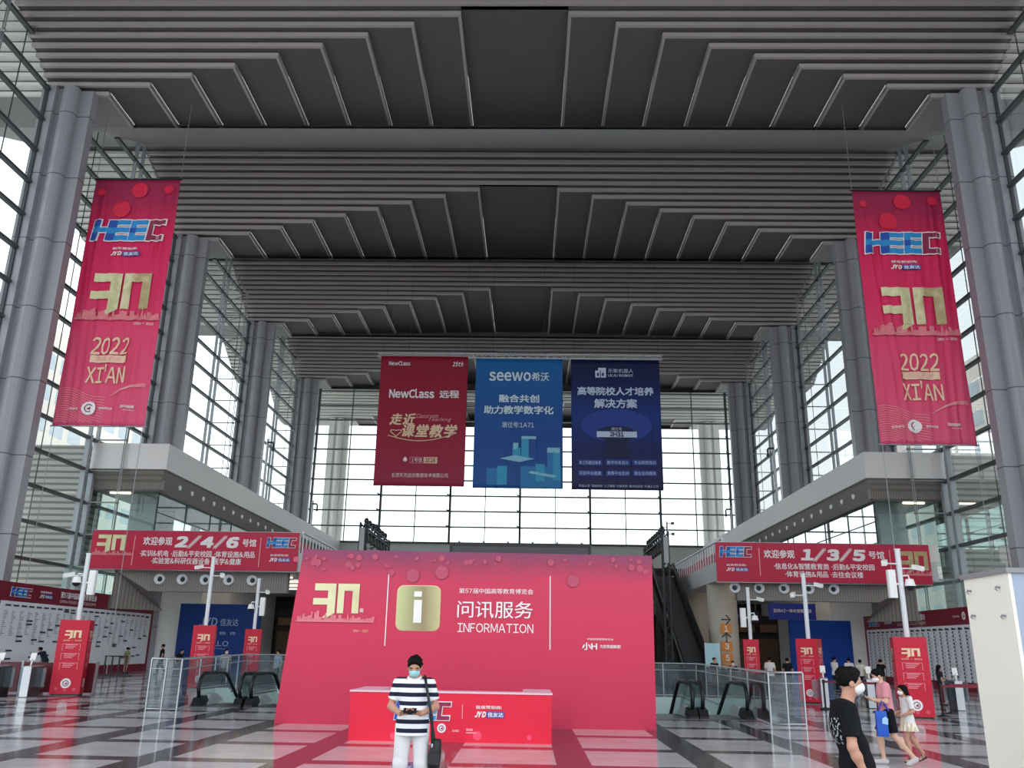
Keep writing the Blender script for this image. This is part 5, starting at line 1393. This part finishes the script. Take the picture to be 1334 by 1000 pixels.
        put(trou, bottom, botm)
    elif bottom == 'skirt':
        b = MB(); c = J['pel']; rg = []
        for z, rx, am in ((.06, .135, 0), (-.04, .168, .004), (-.16, .195, .014), (-.26, .215, .022)):
            rg.append([(c[0] + (rx + am * math.cos(12 * a)) * math.cos(a), c[1] + (rx * .86 + am * math.cos(12 * a)) * math.sin(a), c[2] + z) for a in [2 * PI * i / 72 for i in range(72)]])
        b.loft(rg, caps=False); b.build('skirt', botm, t)
    # shoes
    if shoe:
        for s in 'LR':
            an, to = J['ank' + s], J['toe' + s]; d = unit((to - an) * v3(1, 1, 0)); up = v3(0, 0, 1)
            if shoes == 'sandal':
                b = MB(); q = np.cross(d, up); z0 = min(an[2] - .085, to[2] - .03)
                pl = [an - d * .06 + q * .03, an - d * .06 - q * .03, to + d * .02 - q * .04, to + d * .05, to + d * .02 + q * .04]
                b.loft([[tuple(p * v3(1, 1, 0) + v3(0, 0, (p - v3(0, 0, 0))[2] * 0 + (an[2] - .085 if i < 2 else to[2] - .03) + dz)) for i, p in enumerate(pl)] for dz in (-.0, .022)], smooth=False)
                for e in (.0, .55):
                    p = an + (to - an) * e; w = .043 if e == 0 else .046; top = .02 if e == 0 else .025
                    b.tube([p + q * w - up * .04, p + q * w * .8 + up * top * .5, p + up * (top + .022), p - q * w * .8 + up * top * .5, p - q * w - up * .04], .010, 6)
                b.build('sandal', shoe, t)
            else:
                def sh(F):
                    F.limb(an - v3(0, 0, .035) - d * .03, to + d * .01, .050, .040, .03); F.ell(an - v3(0, 0, .03), (.045, .05, .05), .02); F.clip((0, 0, min(an[2] - .083, to[2] - .03)), (0, 0, -1))
                put(sh, 'shoe', shoe, min(h, .011), (np.minimum(an, to) - .14, np.maximum(an, to) + .14))
    return t, J

def held(name, label, cat, build, parent_person):
    """a thing carried by a person: stands at the top level, placed through the person's own frame"""
    p = parent_person; T = Matrix.Translation(p.location) @ Matrix.Rotation(p.rotation_euler.z, 4, 'Z') @ Matrix.Scale(p.scale[0], 4)
    o = thing(name, label, cat, tuple(p.location))
    o.matrix_world = T; build(o); return o

# ---- the man reading his phone in front of the counter
polo = stripe_mat('striped_knit', '#eef0f2', '#1b2038', 2, .098, .52, .8, offset=.0)
cot = lambda n, c: mat(n, c, .85, 0, .2, .05, 8)
tr, J = person('person', 'man in navy and white striped polo and blue mask looking down at his phone', (-.235, 11.2, 0), .05,
    dict(hea=(.0, -.05, 1.555), nec=(0, .0, 1.42), shoL=(.185, .0, 1.365), elbL=(.265, .03, 1.11), wriL=(.10, -.20, 1.045), palL=(.03, -.25, 1.06), norL=(-.1, .25, 1), thuL=-1,
         shoR=(-.185, .0, 1.365), elbR=(-.265, .03, 1.11), wriR=(-.13, -.20, 1.045), palR=(-.06, -.25, 1.06), norR=(.1, .25, 1), thuR=1, curlL=.5, curlR=.5,
         hipL=(.095, 0, .9), hipR=(-.095, 0, .9), kneL=(.12, -.015, .5), kneR=(-.12, -.01, .5), ankL=(.13, .02, .085), ankR=(-.13, .03, .085), toeL=(.16, -.13, .03), toeR=(-.17, -.12, .03)),
    H=1.77, h=.0075, look=(0, -1, -.42), topm=polo, botm=cot('white_cotton', '#dcdbdc'), sleeve=.68, hem=.80, shoe=cot('grey_shoe', '#8a8a8c'), mask=M['maskblue'], collar=cot('white_collar', '#eef0f0'), wide=1.06)
def phone(o):
    b = MB(); T = Matrix.Translation((-.015, -.285, 1.085)) @ Matrix.Rotation(-.9, 4, 'X'); b.box(-.075, .075, -.005, .005, -.038, .038, T); b.build('case', M['black'], o)
    b = MB(); b.box(-.068, .068, .005, .0065, -.034, .034, T); b.build('screen', mat('phone_display', '#39445c', .15), o)
held('phone', 'dark phone held in both hands by the man in the striped polo', 'phone', phone, tr)
def bag(o):
    b = MB(); T = Matrix.Translation((.275, .03, .60)) @ Matrix.Rotation(.08, 4, 'Y'); rg = []
    for z, a, d in ((-.155, .055, .105), (-.14, .07, .13), (.0, .072, .14), (.13, .06, .135), (.155, .05, .12)):
        rg.append([tuple(T @ Vector((a * math.copysign(abs(math.cos(t)) ** .5, math.cos(t)), d * math.copysign(abs(math.sin(t)) ** .5, math.sin(t)), z))) for t in [2 * PI * i / 24 for i in range(24)]])
    b.loft(rg); b.build('pouch', mat('black_nylon', '#17171b', .6), o)
    b = MB(); b.box(-.06, .06, -.155, -.138, -.1, .02, T); b.build('front_pocket', mat('black_pocket', '#222126', .6), o)
    b = MB(); b.tube([(.245, -.10, .70), (.235, -.165, 1.0), (.175, -.15, 1.25), (.13, -.06, 1.435), (.12, .03, 1.455), (.14, .12, 1.33), (.2, .15, 1.0), (.26, .10, .73)], .017, 6); b.build('strap', M['black'], o)
    b = MB(); b.ell((.245, -.115, .70), (.014, .012, .03), 8, 6); b.build('buckle', M['steel'], o)
held('shoulder_bag', 'black shoulder bag hanging at the hip of the man in the striped polo', 'bag', bag, tr)

# ---- the young man in black passing on the right, seen from the side
bt, J = person('person', 'young man in black tee and white mask in the right foreground, facing right', (3.93, 8.0, 0), PI / 2 - .04,
    dict(hea=(0, -.055, 1.585), nec=(0, -.01, 1.425), che=(0, .02, 1.25), wai=(0, -.03, 1.06), pel=(0, -.05, .93), shoL=(.17, .01, 1.37), shoR=(-.17, .03, 1.37),
         elbR=(-.235, .045, 1.09), wriR=(-.225, -.05, .86), palR=(-.22, -.08, .785), norR=(1, 0, 0), thuR=-1, elbL=(.235, .0, 1.09), wriL=(.22, -.10, .87), palL=(.21, -.13, .80), norL=(-1, 0, 0), thuL=1,
         hipL=(.09, -.05, .9), hipR=(-.09, -.05, .9), kneL=(.095, -.20, .52), kneR=(-.095, -.03, .5), ankL=(.1, -.2, .1), toeL=(.11, -.34, .04), ankR=(-.1, .12, .1), toeR=(-.11, -.02, .04)),
    H=1.74, h=.0075, look=(.0, -1, -.04), topm=cot('black_cotton', '#101216'), botm=cot('black_trousers', '#121317'), sleeve=.74, hem=.76, shoe=cot('white_shoe', '#c9c9c9'), mask=M['mask'], wide=.93)
def back_print(t):
    """pale lettering-like print lying on the back of the tee"""
    me = [c for c in t.children if c.name.startswith('shirt')][0].data; b = MB()
    for p in me.polygons:
        c = p.center; n = p.normal
        if n.y > .6 and 1.10 < c.z < 1.30 and abs(c.x) < .13:
            q = math.sin(c.z * 95 + 5 * math.sin(c.x * 60)) + math.sin(c.x * 140 + 3 * math.sin(c.z * 70))
            if q > .75: b.add([tuple(me.vertices[i].co + n * .003) for i in p.vertices], [tuple(range(len(p.vertices)))])
    b.build('back_print', mat('faded_white_print', '#a9abb0', .7), t)
back_print(bt)
b = MB(); b.ring(-.1, .86, .012, .026, 0, 16); o = b.build('hem_emblem', M['ink'], bt); o.rotation_euler.z = -PI / 2; o.location = (-.183, -.20, 0)
b = MB(); b.cyl((-.10, .09, .80), (-.17, .04, .80), .012, n=6); b.build('belt_tip', M['ink'], bt)

# ---- the man in pink with the blue bag, walking left
pk, J = person('person', 'man in pink tee and black shorts walking left, looking at his phone', (7.62, 16.6, 0), -PI / 2 - .1,
    dict(hea=(0, -.10, 1.53), nec=(0, -.05, 1.40), che=(0, -.02, 1.24), shoL=(.17, -.02, 1.35), shoR=(-.17, -.02, 1.35),
         elbL=(.20, -.05, 1.08), wriL=(.09, -.27, 1.12), palL=(.05, -.34, 1.15), norL=(0, .4, 1), thuL=-1, elbR=(-.20, -.05, 1.08), wriR=(-.07, -.27, 1.12), palR=(-.04, -.34, 1.15), norR=(0, .4, 1), thuR=1,
         kneR=(-.09, -.16, .51), ankR=(-.10, -.10, .085), toeR=(-.11, -.26, .04), kneL=(.09, .06, .50), ankL=(.10, .36, .15), toeL=(.11, .26, .04)),
    H=1.66, h=.010, look=(0, -1, -.45), topm=cot('pink_cotton', '#d58f98'), bottom='shorts', botm=cot('black_shorts', '#111116'), sleeve=.72, hem=.86, shoe=cot('pale_shoe', '#b9b4b6'), mask=M['mask'], skin=M['skinleg'])
def bluebag(o):
    b = MB(); b.loft([[(.24 + s * .05 * q, y, z) for s, y in ((-1, -.27), (1, -.27), (1, -.08), (-1, -.08))] for z, q in ((.50, .9), (.55, 1), (.84, .8), (.93, .25))], smooth=False); b.build('sack', mat('blue_fabric', '#1450b4', .6), o)
    for y in (-.2, -.03):
        b = MB(); b.tube([(.24, y, .93), (.235, -.12 + (y + .12) * .4, 1.05), (.20, -.125, 1.115), (.17, -.12 + (y + .12) * .4, 1.04), (.235, y, .93)], .012, 6); b.build('handle', mat('violet_strap', '#4034a0', .6), o)
    b = MB(); b.poly([(.292, -.18, .72), (.292, -.08, .70), (.292, -.07, .80), (.292, -.11, .84), (.292, -.17, .81)]); b.build('bag_print', mat('sky_print', '#9cc6f0', .6), o)
held('carrier_bag', 'blue carrier bag hanging from the arm of the man in pink', 'bag', bluebag, pk)
def phone2(o):
    b = MB(); T = Matrix.Translation((.01, -.37, 1.19)) @ Matrix.Rotation(-.7, 4, 'X'); b.box(-.04, .04, -.005, .005, -.07, .07, T); b.build('case', M['black'], o)
    b = MB(); b.box(-.036, .036, .005, .007, -.065, .065, T); b.build('screen', mat('phone_display_two', '#3c4660', .15), o)
held('phone', 'dark phone held by the man in pink', 'phone', phone2, pk)

# ---- the girl in the white top
skirt = stripe_mat('pleated_stripe', '#d8c7a0', '#efe9dc', 0, .045, .5, .8)
gl, J = person('person', 'girl in white top, striped skirt and black sandals walking left behind the man in pink', (8.18, 17.1, 0), -PI / 2 + .05,
    dict(hea=(0, -.05, 1.55), nec=(0, 0, 1.41), che=(0, .02, 1.25), elbR=(-.21, .02, 1.10), wriR=(-.16, -.18, 1.05), palR=(-.13, -.26, 1.06), norR=(1, 0, .2), thuR=-1,
         elbL=(.22, .04, 1.10), wriL=(.17, -.16, 1.02), palL=(.14, -.24, 1.02), norL=(-1, 0, .2), thuL=1,
         kneL=(.07, -.11, .50), ankL=(.08, -.03, .085), toeL=(.085, -.17, .03), kneR=(-.07, .08, .51), ankR=(-.08, .33, .17), toeR=(-.085, .23, .04)),
    H=1.35, h=.010, look=(0, -1, -.05), topm=cot('white_blouse', '#e6e4e2'), bottom='skirt', botm=skirt, sleeve=.80, hem=.80, shoe=M['black'], shoes='sandal', hairlen=.22, mask=M['mask'], skin=M['skin'], wide=.92)

# ---- people further away
def far(label, x, y, rz, top, bot, H=1.68, bottom='trousers', hair=0, mask=None, pose=None, sleeve=.7, group=None, hem=.82, look=(0, -1, 0)):
    return person('person', label, (x, y, 0), rz, pose or {}, H, .020, look, topm=top, bottom=bottom, botm=bot, sleeve=sleeve, hem=hem, shoe=M['shoe_far'], hairlen=hair, mask=mask, fingers=False, group=group)[0]
M['shoe_far'] = cot('dark_shoe', '#2a2a2d')
wh = cot('white_tee', '#d9d8d6'); bk = cot('black_tee', '#17181c'); dk = cot('dark_trousers', '#1b1d24'); gy = cot('grey_tee', '#8d8b88'); olive = cot('olive_dress', '#7d8b5a'); navy = cot('navy_dress', '#1c2333')
bagpose = dict(elbL=(.22, -.03, 1.10), wriL=(.10, -.22, 1.12), palL=(.06, -.29, 1.14))
walk = dict(kneL=(.09, -.14, .51), ankL=(.09, -.16, .09), toeL=(.1, -.3, .04), kneR=(-.09, .05, .5), ankR=(-.09, .28, .13), toeR=(-.1, .17, .03))
far('person in pale tee standing left of the queue under the right balcony, facing right', 17.0, 47.0, PI / 2 + .3, wh, bk, 1.74, pose=bagpose)
far('person in white tee with back turned, second from left in the right queue', 18.3, 48.6, PI, wh, dk, 1.70)
far('person in cream tee leaning in the middle of the right queue', 18.75, 48.2, 2.6, cot('cream_tee', '#cfcabf'), dk, 1.62, pose=bagpose)
far('person in black tee with arms raised at the right end of the queue', 19.6, 47.6, 2.2, bk, cot('khaki_trousers', '#77705f'), 1.66, pose=dict(elbL=(.27, -.08, 1.22), wriL=(.12, -.2, 1.38), palL=(.06, -.24, 1.42), elbR=(-.27, -.08, 1.22), wriR=(-.12, -.2, 1.38), palR=(-.06, -.24, 1.42)))
far('person in dark clothes at the back of the right queue, against the white board', 20.3, 49.5, -1.2, cot('brown_tee', '#3a2b2b'), dk, 1.60)
far('woman in dark top reading a white sheet before the right exhibitor board', 17.5, 36.3, PI / 2, cot('charcoal_vest', '#26242a'), cot('wine_trousers', '#6d1b2b'), 1.52, hair=.05, pose=bagpose)
far('person in white printed tee with a shoulder strap, back turned, behind the right escalators', 12.75, 43.6, PI, wh, dk, 1.70)
far('person in black tee, back turned, right of the one in white printed tee', 14.0, 45.0, PI - .2, bk, dk, 1.66)
far('person in dark clothes and white mask left of the small totem, behind the right escalators', 10.75, 42.5, 0, cot('dusk_tee', '#2c2a33'), dk, 1.50, mask=M['mask'])
far('person in dark clothes beside the round column with signs', 10.3, 44.5, .5, bk, dk, 1.62)
far('person in dark dress bending towards the left exhibitor board', -23.3, 45.2, -PI / 2 + .1, navy, dk, 1.70, hem=.5, pose=dict(hea=(0, -.34, 1.44), nec=(0, -.24, 1.33), che=(0, -.14, 1.20), wai=(0, -.05, 1.05), shoL=(.17, -.2, 1.28), shoR=(-.17, -.2, 1.28), elbL=(.2, -.42, 1.2), wriL=(.2, -.62, 1.26), palL=(.2, -.7, 1.28), elbR=(-.2, -.25, 1.02), wriR=(-.2, -.35, .82), palR=(-.2, -.38, .75)))
far('small person in olive top standing before the right end of the left board', -24.1, 56.2, 2.6, olive, cot('tan_shorts', '#9b8a74'), 1.58, bottom='shorts')
far('person in dark clothes walking past the right end of the left exhibitor board', -21.4, 55.0, -1.2, bk, dk, 1.80, pose=walk)
far('person in black crouched over a case right of the left exhibitor board', -19.2, 52.0, 1.2, bk, dk, 1.66, pose=dict(hea=(0, -.25, 1.46), nec=(0, -.17, 1.35), che=(0, -.1, 1.2), shoL=(.17, -.14, 1.3), shoR=(-.17, -.14, 1.3)))
far('person in white top half hidden behind the totem in front of the blue panel', -12.55, 40.6, .6, wh, gy, 1.66, mask=M['mask'])
far('person in grey blue top walking by the left edge of the backdrop', -10.9, 43.2, -.5, cot('grey_blue_tee', '#8f9db0'), dk, 1.62, pose=walk)
